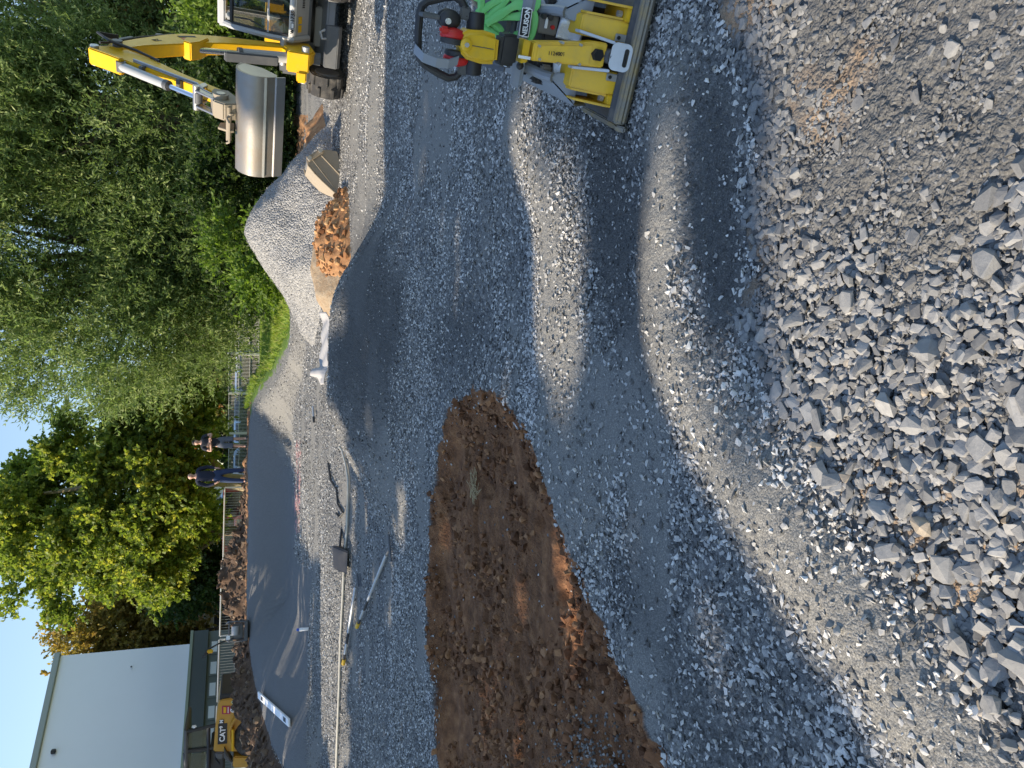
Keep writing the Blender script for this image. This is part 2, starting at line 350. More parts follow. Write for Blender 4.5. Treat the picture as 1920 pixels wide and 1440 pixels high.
bp = N(t, 'Bump', invert=True, ins={'Strength': 0.9, 'Distance': 0.02}); t.links.new(ha.outputs[0], bp.inputs['Height']); t.links.new(bp.outputs[0], b.inputs['Normal'])
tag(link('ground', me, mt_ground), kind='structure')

# the land beyond, one sheet to the horizon, under the site ground
mt_land, t, b = nodes('land'); tc = N(t, 'TexCoord').outputs['Object']
t.links.new(noisecol(0.4, [(0.3, (0.06, 0.10, 0.025)), (0.6, (0.12, 0.17, 0.05)), (0.8, (0.2, 0.19, 0.09))], 9), b.inputs['Base Color']); b.inputs['Roughness'].default_value = 0.95
MB().poly([(-1500, -1500, -0.35), (1500, -1500, -0.35), (1500, 1500, -0.35), (-1500, 1500, -0.35)]).build('land', mt_land)['kind'] = 'structure'
# car park behind the fence
mt_tarmac = plain('tarmac', (0.06, 0.06, 0.063), 0.9, dirt=0.5, dcol=(0.12, 0.115, 0.11), scale=0.7)
mb = MB(); mb.box((-6, 71, 0.75), (70, 36, 0.3)); tag(mb.build('car_park_road', mt_tarmac), kind='structure')

# ---------------------------------------------------------------- loose stones
def rock_protos(n, npts, seed, flat):
    out = []; rr = np.random.default_rng(seed)
    for i in range(n):
        bm = bmesh.new(); p = rr.normal(size=(npts, 3)); p /= np.linalg.norm(p, axis=1)[:, None]
        p = np.sign(p)*np.abs(p)**0.6
        p *= rr.uniform(0.8, 1.0, (npts, 1))*np.array([1, rr.uniform(0.6, 0.9), rr.uniform(*flat)])*0.5
        for q in p: bm.verts.new(q)
        r_ = bmesh.ops.convex_hull(bm, input=bm.verts)
        bmesh.ops.delete(bm, geom=[g for g in r_['geom_interior'] if isinstance(g, bmesh.types.BMVert)], context='VERTS')
        bmesh.ops.triangulate(bm, faces=bm.faces); bm.verts.index_update()
        out.append((np.array([v.co[:] for v in bm.verts]), np.array([[v.index for v in f.verts] for f in bm.faces]))); bm.free()
    return out
def scatter_mesh(name, P, S, protos, tilt=0.5, seed=1, tone=None):
    rr = np.random.default_rng(seed); n = len(P); pid = rr.integers(0, len(protos), n)
    az = rr.uniform(0, 2*math.pi, n); tx = rr.normal(0, tilt, n); ty = rr.normal(0, tilt, n)
    tone = rr.uniform(0, 1, n) if tone is None else tone
    Vs, Fs, Ts, off = [], [], [], 0
    for k, (pv, pf) in enumerate(protos):
        q = np.where(pid == k)[0]
        if not len(q): continue
        v = pv[None]*S[q][:, None, None]
        c, s = np.cos(tx[q])[:, None], np.sin(tx[q])[:, None]; y, z = v[..., 1]*c-v[..., 2]*s, v[..., 1]*s+v[..., 2]*c
        c, s = np.cos(ty[q])[:, None], np.sin(ty[q])[:, None]; x, z = v[..., 0]*c+z*s, -v[..., 0]*s+z*c
        c, s = np.cos(az[q])[:, None], np.sin(az[q])[:, None]; x, y = x*c-y*s, x*s+y*c
        w_ = np.stack([x, y, z], -1)+P[q][:, None, :]
        Vs.append(w_.reshape(-1, 3)); Fs.append((pf[None]+(np.arange(len(q))*len(pv))[:, None, None]+off).reshape(-1, 3)); off += len(q)*len(pv)
        Ts.append(np.repeat(tone[q], len(pv)))
    me = np_mesh(name, np.concatenate(Vs), np.concatenate(Fs), 3); set_attr(me, 'tone', np.concatenate(Ts)); return me
def stone_mat(name, stops, bump=0.5, rough=0.85, nscale=35, rust=0.0):
    mt, t, b = nodes(name); at = N(t, 'Attribute', attribute_name='tone'); rp = ramp(t, at.outputs['Fac'], stops)
    tcn = N(t, 'TexCoord').outputs['Object']; nz = N(t, 'TexNoise', ins={'Scale': nscale, 'Detail': 8, 'Roughness': 0.7}); t.links.new(tcn, nz.inputs['Vector'])
    r2 = ramp(t, nz.outputs['Fac'], [(0.3, (0.72, 0.73, 0.75)), (0.7, (1.15, 1.13, 1.1))])
    mx = N(t, 'MixRGB', blend_type='MULTIPLY', ins={0: 1.0}); t.links.new(rp.outputs[0], mx.inputs[1]); t.links.new(r2.outputs[0], mx.inputs[2])
    t.links.new(mx.outputs[0], b.inputs['Base Color']); b.inputs['Roughness'].default_value = rough; b.inputs['Specular IOR Level'].default_value = 0.3
    bp = N(t, 'Bump', ins={'Strength': bump, 'Distance': 0.006}); t.links.new(nz.outputs['Fac'], bp.inputs['Height']); t.links.new(bp.outputs[0], b.inputs['Normal'])
    return mt
mt_stone = stone_mat('broken_stone', [(0.0, (0.115, 0.117, 0.12)), (0.45, (0.215, 0.215, 0.213)), (0.92, (0.295, 0.292, 0.286)), (0.97, (0.26, 0.257, 0.25)), (1.0, (0.33, 0.27, 0.20))])
mt_chip = stone_mat('stone_chips', [(0.0, (0.07, 0.07, 0.07)), (0.3, (0.21, 0.207, 0.20)), (0.7, (0.50, 0.49, 0.47)), (1.0, (0.66, 0.65, 0.62))], bump=0.3, nscale=80)
mt_clod = stone_mat('earth_clods', [(0.0, (0.10, 0.042, 0.019)), (0.6, (0.22, 0.096, 0.043)), (1.0, (0.34, 0.17, 0.08))], bump=0.8)
def fan_points(n, y0, y1, seed, tmax=0.72, extra=0.35):
    rr = np.random.default_rng(seed); y = np.sqrt(rr.uniform(0, 1, n)*(y1*y1-y0*y0)+y0*y0); x = rr.uniform(-tmax, tmax, n)*(y+extra); return x, y
def img(x, y):
    z = ground_h(x, y); a, b_ = proj(np.stack([x, y, z], -1)); return z, a, b_
def in_dirt(x, y): return inpoly(x+(fbm(x*9, y*9, 3, 3)-0.5)*0.16, y+(fbm(x*8, y*8, 31, 3)-0.5)*0.16, PIT)
# 1 foreground crushed rock: large pieces over small
PV, PS, PT = [], [], []
for n, s0, s1, lift, seed in ((34000, 0.007, 0.020, 0.2, 1), (22000, 0.018, 0.036, 0.35, 2), (8200, 0.034, 0.056, 0.42, 3), (1000, 0.054, 0.088, 0.40, 4)):
    x, y = fan_points(n, 0.72, 2.75, seed, 0.85); z, a, b_ = img(x, y); rr = np.random.default_rng(seed+50)
    wob2 = (fbm(x*9, y*9, 3, 3)-0.5); k = inpoly(a+wob2*80, b_+wob2*60, STONE_IMG)
    big_ok = 1-sstep(0.15, 0.62, x+0.25*(y-1.2)+(fbm(x*3, y*3, 12, 2)-0.5)*0.5)       # towards the right the pieces get smaller
    edge = np.exp(-((a-1440)/70)**2)*(b_ < 520)                                        # a rim of larger stones along the upper edge
    pr = rr.uniform(size=n) < {1: 0.18+0.72*np.maximum(big_ok, sstep(.5, .7, fbm(x*4, y*4, 44, 3))), 2: 0.07+0.9*big_ok+0.8*edge, 3: 0.015+0.75*big_ok+0.35*edge, 4: 0.7*big_ok**2}[seed]
    k &= pr; s = rr.uniform(s0, s1, n); PT.append((rr.uniform(0, 1, n)*(.5+.5*big_ok))[k]); PV.append(np.stack([x, y, z+s*lift*(0.12+0.43*big_ok)], -1)[k]); PS.append(s[k])
o = link('crushed_rock', scatter_mesh('crushed_rock', np.concatenate(PV), np.concatenate(PS), rock_protos(60, 17, 5, (0.26, 0.55)), 0.34, 3, np.concatenate(PT)), mt_stone)
tag(o, 'pale grey broken rock lying loose in the sunlit foreground', 'crushed rock', kind='stuff')
# 2 chips over the rest of the site
PV, PS, PT = [], [], []
for n, y0, y1, s0, s1, seed in ((100000, 1.0, 4.2, 0.008, 0.028, 11), (15000, 1.0, 4.2, 0.024, 0.042, 12), (95000, 4.0, 8.4, 0.013, 0.038, 13), (80000, 8.0, 15.5, 0.018, 0.045, 14), (60000, 15.0, 22.5, 0.025, 0.06, 15)):
    x, y = fan_points(n, y0, y1, seed); z, a, b_ = img(x, y); rr = np.random.default_rng(seed+50)
    wob2 = (fbm(x*9, y*9, 3, 3)-0.5)
    k = (~in_dirt(x, y) | (rr.uniform(size=n) < .5*np.exp(-pdist(x, y, PIT+PIT[:1])[0]/.07)+.012)) & ~inpoly(a+wob2*80, b_+wob2*60, STONE_IMG) & ~asphalt_mask(x, y, a, b_)
    f = fines_at(x, y); k &= rr.uniform(size=n) < np.clip(1.05-0.92*f, 0.06, 1)*(0.45+0.9*sstep(0.35, 0.58, fbm(x*1.3, y*2.0, 41, 3)))
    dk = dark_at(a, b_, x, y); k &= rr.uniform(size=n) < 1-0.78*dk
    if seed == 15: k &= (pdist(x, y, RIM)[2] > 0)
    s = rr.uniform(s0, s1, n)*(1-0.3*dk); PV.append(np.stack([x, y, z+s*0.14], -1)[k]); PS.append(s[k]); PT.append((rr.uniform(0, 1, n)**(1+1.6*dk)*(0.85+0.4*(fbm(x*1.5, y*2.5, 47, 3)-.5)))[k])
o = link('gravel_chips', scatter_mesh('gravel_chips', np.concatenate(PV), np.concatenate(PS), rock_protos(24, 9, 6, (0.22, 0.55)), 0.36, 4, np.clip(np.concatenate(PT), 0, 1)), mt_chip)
tag(o, 'grey slate chips strewn over the graded track', 'gravel', kind='stuff')
# 3 clods and pebbles in the dirt
x, y = fan_points(42000, 2.0, 7.2, 21, 0.7); k = in_dirt(x, y); x, y = x[k], y[k]; z, a, b_ = img(x, y); rr = np.random.default_rng(71)
s = 0.006+0.075*rr.uniform(size=len(x))**6; k = fbm(x*2.2, y*2.2, 15, 3)+0.25*rr.uniform(size=len(x)) > 0.60
o = link('earth_clods', scatter_mesh('earth_clods', np.stack([x, y, z+(fbm(x*7, y*7, 21, 5)-0.5)*0.045+np.clip(vnoise(x*14, y*14, 8)-0.55, 0, 1)*0.025+s*0.2], -1)[k], s[k], rock_protos(20, 12, 8, (0.6, 0.95)), 1.0, 5), mt_clod)
tag(o, 'brown clods of earth scattered over the bare dirt patch', 'clods', kind='stuff')
x, y = fan_points(60000, 2.0, 5.5, 23, 0.75); k = in_dirt(x, y); x, y = x[k], y[k]; z, a, b_ = img(x, y); rr = np.random.default_rng(73)
g = np.exp(-(((a-1110)/55)**2+((b_-1420)/75)**2)); k = rr.uniform(size=len(x)) < g*0.75; s = rr.uniform(0.009, 0.022, len(x))
o = link('pebbles', scatter_mesh('pebbles', np.stack([x, y, z+(fbm(x*7, y*7, 21, 5)-0.5)*0.045+0.012], -1)[k], s[k], rock_protos(16, 20, 9, (0.6, 0.85)), 0.5, 6), stone_mat('pebble_stone', [(0, (.07, .06, .05)), (.6, (.18, .165, .15)), (1, (.36, .34, .31))], .3))
tag(o, 'rounded grey pebbles spilled at the near end of the dirt patch', 'pebbles', kind='stuff')
# ---------------------------------------------------------------- trees and shrubs
def leaf_mat(name, stops, trans=0.5):
    mt, t, b = nodes(name); at = N(t, 'Attribute', attribute_name='tone'); rp = ramp(t, at.outputs['Fac'], stops)
    t.links.new(rp.outputs[0], b.inputs['Base Color']); b.inputs['Roughness'].default_value = 0.55; b.inputs['Specular IOR Level'].default_value = 0.35
    tr = N(t, 'BsdfTranslucent'); hs = N(t, 'HueSaturation', ins={'Saturation': 1.1, 'Value': 1.25}); t.links.new(rp.outputs[0], hs.inputs['Color']); t.links.new(hs.outputs[0], tr.inputs[0])
    ms = N(t, 'MixShader', ins={0: trans}); t.links.new(b.outputs[0], ms.inputs[1]); t.links.new(tr.outputs[0], ms.inputs[2])
    t.links.new(ms.outputs[0], t.nodes['Material Output'].inputs[0]); return mt
ML_WILLOW = leaf_mat('willow_leaves', [(0, (0.085, 0.135, 0.04)), (0.6, (0.19, 0.265, 0.085)), (1, (0.38, 0.44, 0.20))])
ML_MAPLE = leaf_mat('maple_leaves', [(0, (0.09, 0.14, 0.03)), (0.55, (0.22, 0.29, 0.055)), (1, (0.44, 0.44, 0.09))])
ML_GOLD = leaf_mat('golden_leaves', [(0, (0.14, 0.12, 0.03)), (0.6, (0.30, 0.23, 0.055)), (1, (0.45, 0.30, 0.09))])
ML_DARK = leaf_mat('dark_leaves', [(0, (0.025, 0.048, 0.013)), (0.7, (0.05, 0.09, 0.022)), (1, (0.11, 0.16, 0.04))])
ML_MIX = leaf_mat('turning_leaves', [(0, (0.08, 0.12, 0.04)), (0.6, (0.17, 0.215, 0.075)), (0.9, (0.32, 0.26, 0.09)), (1, (0.36, 0.15, 0.06))])
ML_BRIGHT = leaf_mat('bright_leaves', [(0, (0.07, 0.13, 0.025)), (1, (0.20, 0.29, 0.05))])
mt_bark = plain('bark', (0.12, 0.09, 0.065), 0.95, dirt=0.8, dcol=(0.05, 0.04, 0.03), scale=8, bump=1.0)
mt_bark_light = plain('pale_bark', (0.30, 0.24, 0.15), 0.95, dirt=0.7, dcol=(0.15, 0.11, 0.07), scale=7, bump=1.0)

def unit(v): return v/np.maximum(np.linalg.norm(v, axis=-1, keepdims=True), 1e-9)
def leaves_mesh(name, P0, D, per, tl, ll, lw, seed, keep=None, spread=1.0):
    """twigs from P0 along D (length tl); per leaves on each; every leaf is a small folded blade"""
    rr = np.random.default_rng(seed); n = len(P0); u = np.tile(np.linspace(0.12, 1, per), n).reshape(n, per)+rr.uniform(-0.05, 0.05, (n, per))
    tl_ = (tl*rr.uniform(0.6, 1.3, n))[:, None]
    droop = np.array([0, 0, -1.0]); base = P0[:, None]+D[:, None]*(u*tl_)[..., None]+droop*(0.12*tl_*u**2)[..., None]
    d = unit(D[:, None]*0.7+rr.normal(0, 0.62*spread, (n, per, 3))); base = base.reshape(-1, 3); d = d.reshape(-1, 3)
    nrm = rr.normal(0, 0.7, d.shape)+np.array([0, 0, 0.35]); sd_ = unit(np.cross(d, nrm)); s = rr.uniform(0.7, 1.25, len(d))[:, None]
    tone = np.clip(np.repeat(rr.normal(0.45, 0.22, n), per)+rr.normal(0, 0.17, len(d)), 0, 1)
    if keep is not None:
        k = keep(base); base, d, sd_, s, tone = base[k], d[k], sd_[k], s[k], tone[k]
    mid = base+d*ll*0.45*s; up_ = unit(np.cross(sd_, d))
    V = np.stack([base, mid+sd_*lw*0.5*s+up_*0.12*lw, base+d*ll*s, mid-sd_*lw*0.5*s+up_*0.12*lw], 1).reshape(-1, 3)
    me = np_mesh(name, V, np.arange(len(V)).reshape(-1, 4), 4); set_attr(me, 'tone', np.repeat(tone, 4)); return me
def crown_twigs(center, rad, nclump, ntwig, cr, seed, up=0.35, out=0.7, noise=0.45, flat=0.7, shell=0.45, cut=None):
    """twig starts gathered in clumps through an uneven crown"""
    rr = np.random.default_rng(seed); v = unit(rr.normal(size=(nclump, 3))); r = (shell+(1-shell)*rr.uniform(0, 1, (nclump, 1))**0.5)
    lobes = 0.82+0.3*vnoise(v[:, 0]*2.2+9, v[:, 1]*2.2+v[:, 2]*1.7, seed)[:, None]
    c = np.asarray(center)+v*r*lobes*np.asarray(rad)
    if cut is not None: c = c[cut(c)]
    pid = rr.integers(0, len(c), ntwig); sz = rr.uniform(0.55, 1.3, len(c))*cr
    off = unit(rr.normal(size=(ntwig, 3)))*rr.uniform(0.2, 1, (ntwig, 1))**0.6*sz[pid][:, None]*np.array([1, 1, flat])
    P = c[pid]+off
    D = unit(off/np.maximum(sz[pid][:, None], .01)*out*0.7+unit((P-np.asarray(center))/np.asarray(rad))*out*0.6+np.array([0, 0, up])+rr.normal(0, noise, (ntwig, 3)))
    return P, D, c
def limbs(mb, base, top, r0, crown_pts, n, seed):
    rr = random.Random(seed); b = Vector(base); tp = Vector(top); H = (tp-b).length
    trunk = [b+(tp-b)*k/5+Vector((rr.uniform(-.02, .02)*H, rr.uniform(-.02, .02)*H, 0))*(k > 0) for k in range(6)]
    mb.tube([b-Vector((0, 0, .3))]+trunk, [r0*1.25]+[r0*(1-0.13*k) for k in range(6)], 10)
    for k in range(n):
        s = trunk[rr.randint(2, 5)]; e = Vector(crown_pts[rr.randrange(len(crown_pts))]); mdl = s.lerp(e, 0.5)+Vector((0, 0, 0.10*(e-s).length))
        mb.tube([s, s.lerp(mdl, .5), mdl, mdl.lerp(e, .6)+Vector((rr.uniform(-.2, .2), rr.uniform(-.2, .2), 0)), e], [r0*.42, r0*.34, r0*.24, r0*.15, r0*.05], 6)
def tree(name, label, cat, base, trunk_top, r0, crown, mleaf, per, tl, ll, lw, seed, nlimb=14, bark=None, group=None, keep=None, spread=1.0):
    """crown: list of crown_twigs results"""
    root = empty(name, label, cat, base, group=group); b = Vector(base); off = np.array(base)
    P = np.concatenate([c[0] for c in crown])-off; D = np.concatenate([c[1] for c in crown]); cc = np.concatenate([c[2] for c in crown])-off
    kp = (lambda q: keep(q+off)) if keep else None
    link('crown', leaves_mesh('crown', P, D, per, tl, ll, lw, seed, kp, spread), mleaf, root)
    if r0:
        mb = MB(); limbs(mb, (0, 0, 0), Vector(trunk_top)-b, r0, cc, nlimb, seed); mb.build('trunk', bark or mt_bark, root)
    return root
def P3(px, py, Y): return tuple(ony(px, py, Y))

# the willow thicket right of the middle; streaming upswept sprays
tree('willow_tree', 'tall grey-green willow rising behind the big gravel heap', 'tree', (4.4, 27.5, 0.4), (4.0, 27.8, 6.0), 0.34,
     [crown_twigs((4.4, 27.5, 8.0), (4.6, 3.2, 6.6), 190, 8600, 1.1, 11, up=0.55, noise=0.38, flat=0.9, shell=.3), crown_twigs((1.2, 27.0, 6.2), (2.0, 2.2, 4.6), 80, 4000, 0.9, 12, up=0.5, noise=0.38),
      crown_twigs((4.3, 26.0, 3.6), (2.6, 1.8, 2.4), 60, 2900, 0.8, 13, up=0.3)], ML_WILLOW, 16, 0.95, 0.155, 0.044, 31, 26)
tree('willow_tree', 'feathery willow with upswept branches behind the raised excavator arm', 'tree', (8.2, 26.0, 0.4), (7.8, 26.2, 5.5), 0.30,
     [crown_twigs((7.8, 25.8, 5.2), (3.2, 2.4, 4.4), 110, 6000, 0.95, 14, up=0.7, noise=0.34, flat=0.9), crown_twigs((7.6, 25.4, 9.6), (3.4, 2.4, 3.4), 80, 3900, 0.9, 15, up=0.6)], ML_WILLOW, 16, 1.0, 0.155, 0.042, 32, 22)
tree('ash_tree', 'thin tree with reddish turning leaves above the excavator cab', 'tree', (12.2, 29.0, 0.4), (11.8, 29.0, 6.0), 0.28,
     [crown_twigs((11.9, 29.0, 8.2), (4.6, 3.0, 5.6), 130, 5600, 1.0, 16, up=0.25), crown_twigs((12.0, 27.2, 3.4), (4.0, 2.0, 2.6), 60, 2900, 0.9, 17, up=0.25)], ML_MIX, 14, 0.8, 0.15, 0.06, 33, 26)
# maples in the middle
def wedge(c): px, py = proj(c); return ~inpoly(px, py, [(-400, 690), (95, 735), (115, 790), (62, 862), (32, 905), (-400, 910)])
tree('maple_tree', 'broad maple with sunlit yellow-green clumps beside the bald man', 'tree', (-4.95, 36.0, 0.6), (-4.3, 36.0, 4.6), 0.46,
     [crown_twigs((-4.7, 36.0, 7.4), (3.6, 3.2, 4.7), 95, 5600, 0.82, 21, up=0.15, flat=0.6, shell=0.5, noise=0.5, cut=wedge), crown_twigs((-1.8, 35.2, 4.8), (2.2, 2.0, 1.9), 34, 1500, 0.7, 26, up=0.1),
      crown_twigs((-4.6, 34.2, 5.0), (2.4, 1.6, 1.5), 26, 1000, 0.6, 27, up=0.1)], ML_MAPLE, 13, 0.55, 0.17, 0.15, 34, 16, mt_bark_light)
tree('maple_tree', 'second maple with bright yellow-green left flank against the sky', 'tree', (-7.4, 38.0, 0.6), (-7.0, 38.0, 5.0), 0.30,
     [crown_twigs((-6.9, 38.0, 8.0), (3.5, 3.0, 5.2), 85, 4800, 0.8, 22, up=0.15, flat=0.6, noise=0.5, cut=wedge), crown_twigs((-7.8, 37.2, 5.6), (2.0, 1.6, 1.5), 34, 1400, 0.65, 23, up=0.1)], ML_MAPLE, 13, 0.55, 0.17, 0.15, 35, 16)
tree('golden_tree', 'smaller tree with golden leaves just right of the white hall', 'tree', (-17.5, 56.0, 0.6), (-17.5, 56, 5), 0.3,
     [crown_twigs((-17.6, 56.0, 8.6), (3.4, 3.0, 4.6), 80, 3800, 1.1, 24, up=0.2), crown_twigs((-14.3, 55.0, 6.5), (2.6, 2.0, 3.0), 40, 1700, 1.0, 25, up=0.2)], ML_GOLD, 12, 0.7, 0.24, 0.17, 36, 14)
tree('dark_tree', 'dark green tree in front of the red-roofed house', 'tree', (-10.0, 46.0, 0.6), (-10.0, 46, 4), 0.24,
     [crown_twigs((-10.0, 46.0, 4.9), (3.0, 2.4, 2.4), 60, 2600, 0.9, 28, up=0.1)], ML_DARK, 12, 0.6, 0.2, 0.16, 37, 12)
# shrubs and the dark hedge under the willows
def shrub(label, c, rad, n, ml, seed, ll=0.12, lw=0.07, up=0.3, group='shrubs under the willows', name='shrub'):
    z0 = float(ground_h(c[0], c[1])); root_z = z0
    return tree(name, label, 'shrub', (c[0], c[1], root_z), None, 0, [crown_twigs((c[0], c[1], root_z+rad[2]*0.75), rad, max(12, n//40), n, rad[2]*0.36, seed, up=up)], ml, 12, 0.45, ll, lw, seed+5, group=group)
shrub('bright green shrub directly behind the crest of the big gravel heap', (3.3, 19.6), (1.2, 0.9, 1.15), 900, ML_BRIGHT, 51)
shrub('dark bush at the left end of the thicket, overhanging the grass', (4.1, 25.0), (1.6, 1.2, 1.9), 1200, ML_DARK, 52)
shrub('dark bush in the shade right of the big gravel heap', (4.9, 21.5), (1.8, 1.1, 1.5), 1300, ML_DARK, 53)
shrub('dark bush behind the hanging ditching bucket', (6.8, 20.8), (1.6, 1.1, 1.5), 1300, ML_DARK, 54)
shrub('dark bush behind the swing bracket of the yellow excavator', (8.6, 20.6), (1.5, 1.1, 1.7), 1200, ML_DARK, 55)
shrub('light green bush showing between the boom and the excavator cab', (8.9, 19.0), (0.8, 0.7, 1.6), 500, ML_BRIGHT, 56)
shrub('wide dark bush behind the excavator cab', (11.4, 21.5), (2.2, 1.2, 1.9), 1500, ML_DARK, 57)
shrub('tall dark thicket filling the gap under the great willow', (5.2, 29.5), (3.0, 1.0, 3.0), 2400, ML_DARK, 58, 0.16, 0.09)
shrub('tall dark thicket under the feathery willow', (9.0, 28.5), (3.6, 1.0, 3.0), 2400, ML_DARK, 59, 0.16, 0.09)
# grass on the bank behind the berm and along the railing
r2 = np.random.default_rng(61); n = 26000; x = r2.uniform(-.8, 7.5, n); y = 17+28*r2.uniform(0, 1, n)**.8; d_, p_, s_ = pdist(x, y, RIM)
k = ((s_ < 0) | (y > 22.5)) & ((d_ > .45) | (y > 22.5)) & (y > 17.5) & (x < 3.6+.12*(y-17)); x, y = x[k], y[k]
Pg = np.stack([x, y, ground_h(x, y)], -1); Dg = unit(np.stack([r2.normal(0, .35, len(x)), r2.normal(0, .35, len(x)), np.ones(len(x))], -1))
o = link('grass', leaves_mesh('grass', Pg, Dg, 4, .09, .13, .018, 62, None, .5), leaf_mat('grass_blades', [(0, (.12, .19, .035)), (.6, (.27, .38, .06)), (1, (.48, .45, .16))], .4)); tag(o, 'bright green grass growing on the bank below the railing', 'grass', kind='stuff')
# far greenery beyond the car park that closes the view
for i, (x, y, rx, rz_, lab) in enumerate(((1, 92, 9, 4.2, 'far dark tree line right of the second maple, beyond the parked cars'), (-9, 95, 9, 4.6, 'far tree behind the two men, beyond the parked cars'), (13, 90, 10, 5, 'far tree behind the excavator, beyond the fence'), (-24, 100, 9, 4.4, 'far tree behind the red-roofed house'))):
    tree('far_tree', lab, 'tree', (x, y, 0.9), (x, y, 4), 0.4, [crown_twigs((x, y, 5.0), (rx, 3, rz_), 60, 2600, 1.8, 80+i, up=0.2)], ML_DARK if i % 2 else ML_MIX, 12, 0.9, 0.42, 0.3, 90+i, 10, group='trees beyond the car park')

# ---- unseen trees on the left, put in for shade; crown gaps shaped into sun bands
LIT_IMG = [
    [(1395, -400), (1400, 100), (1438, 260), (1398, 330), (1425, 520), (1440, 600), (1480, 760), (1545, 900), (1600, 985), (1500, 1010), (1560, 1120), (1640, 1250), (1740, 1400), (1900, 1700), (2600, 1900), (2600, -400)],
    [(1338, -100), (1400, -100), (1400, 60), (1350, 40)],
    [(640, -200), (685, -200), (690, 60), (705, 200), (690, 240), (672, 180), (664, 100), (640, 60)],
    [(420, -300), (648, -300), (655, 300), (650, 380), (652, 470), (648, 560), (624, 590), (622, 740), (645, 790), (662, 900), (664, 1100), (655, 1290), (648, 1500), (620, 1500), (592, 1300), (590, 1080), (556, 1000), (550, 880), (505, 790), (473, 765), (440, 700)],
    [(735, 880), (765, 930), (760, 1040), (745, 1030)], [(1040, 990), (1060, 985), (1092, 1150), (1098, 1290), (1072, 1285), (1058, 1150)],
    [(1160, 935), (1190, 935), (1205, 1080), (1240, 1180), (1215, 1190), (1175, 1080)], [(1290, 1100), (1330, 1110), (1400, 1270), (1450, 1400), (1400, 1400), (1330, 1250)],
    [(960, 200), (1000, 200), (1020, 250), (985, 290)], [(780, 265), (800, 270), (800, 420), (785, 420)],
    ]
PLANE_X = -15.0
def lit_here(Q):
    Q = np.asarray(Q); t = (Q[:, 2])/L[2]
    for _ in range(4):
        g = Q-L*t[:, None]; t = (Q[:, 2]-ground_h(g[:, 0], g[:, 1]))/L[2]
    g = Q-L*t[:, None]; hz = ground_h(g[:, 0], g[:, 1]); px, py = proj(np.stack([g[:, 0], g[:, 1], hz], -1))
    wb = (fbm(g[:, 0]*3, g[:, 1]*5, 19, 3)-0.5)
    lit = np.zeros(len(Q), bool)
    for pl in LIT_IMG: lit |= inpoly(px+wb*40, py+wb*40, pl)
    a, pa, _ = pdist(px, py, STREAK_A); lit |= (a < np.interp(pa, [0, 2, 5, 6, 8], [14, 62, 52, 36, 8])+wb*14)
    a, pa, _ = pdist(px, py, STREAK_B); lit |= (a < np.interp(pa, [0, 1, 3, 5, 8, 12], [18, 54, 64, 92, 125, 190])+wb*16)
    lit |= (px < 655) & (py < 640) | (px < 455)
    lit |= (g[:, 1] > 9.45) & (g[:, 1] < 17.5) & (g[:, 0] > -1.2)
    dap = (px < 600) & (py > 1060)
    thin = fbm(g[:, 0]*2.2, g[:, 1]*6, 29, 3) > 0.66           # scattered thin gaps
    return np.where(dap, fbm(Q[:, 1]*2.6, Q[:, 2]*2.6, 8, 4) > 0.50, lit | (thin & (px > 650) & (px < 1000)))
def shade_keep(Q): return ~lit_here(Q)
rr = np.random.default_rng(5)
tree('shade_tree', 'leafy tree outside the picture on the left, shading the wheel loader', 'tree', (-22.5, 27.8, .4), (-22.5, 27.8, 5), .25, [crown_twigs((-22.3, 27.8, 6.6), (2.2, 2.4, 3.0), 50, 2600, .9, 140, up=.2, shell=.1)], ML_MAPLE, 13, .5, .17, .15, 141, 8, group='row of trees shading the track')  # added tree, there only to keep the sun off the loader
names = ['leafy tree outside the picture on the left, nearest of the shade row', 'leafy tree outside the picture on the left, first of the shade row', 'leafy tree outside the picture on the left, second of the shade row', 'leafy tree outside the picture on the left, third of the shade row', 'leafy tree outside the picture on the left, fourth of the shade row', 'leafy tree outside the picture on the left, farthest of the shade row']
for i, (cy, n) in enumerate(((-0.4, 8000), (3.4, 11000), (7.1, 11000), (10.8, 11000), (14.5, 7000), (18.8, 10000))):
    base = (PLANE_X-0.4, cy, -0.1)
    Pt = np.stack([PLANE_X+rr.uniform(-0.7, 0.7, n), cy+rr.uniform(-2.3, 2.3, n), rr.uniform(4.4, 13.8, n)], -1); Dt = unit(rr.normal(size=(n, 3))+np.array([0, 0, 0.3]))
    tree('shade_tree', names[i], 'tree', base, (PLANE_X-0.4, cy, 3.6), 0.2, [(Pt, Dt, Pt[:40])], ML_MAPLE, 14, 0.35, 0.12, 0.12, 100+i, 0, group='row of trees shading the track', keep=shade_keep)
# ---------------------------------------------------------------- shared paints
M_white = plain('white_render', (0.80, 0.80, 0.82), 0.85, dirt=0.12, dcol=(0.62, 0.62, 0.62), scale=0.35, bump=0.15)
M_cream = plain('cream_render', (0.62, 0.57, 0.40), 0.9, dirt=0.2, dcol=(0.45, 0.42, 0.33), scale=0.6)
M_roof = plain('red_tile', (0.42, 0.15, 0.10), 0.85, dirt=0.5, dcol=(0.28, 0.10, 0.08), scale=3, bump=0.6)
M_grey = plain('grey_green_cladding', (0.15, 0.17, 0.16), 0.7, dirt=0.25, dcol=(0.10, 0.11, 0.105), scale=0.8)
M_galv = plain('galvanised_steel', (0.46, 0.475, 0.485), 0.45, 0.7, dirt=0.4, dcol=(0.30, 0.305, 0.31), scale=7)
M_post = plain('white_painted_post', (0.74, 0.72, 0.66), 0.6, dirt=0.2, dcol=(0.5, 0.47, 0.42), scale=5)
M_glass = plain('dark_glass', (0.02, 0.025, 0.028), 0.06, spec=0.8)
M_pane = plain('white_window_film', (0.72, 0.73, 0.74), 0.4, dirt=0.2, dcol=(0.5, 0.52, 0.55), scale=1.5)
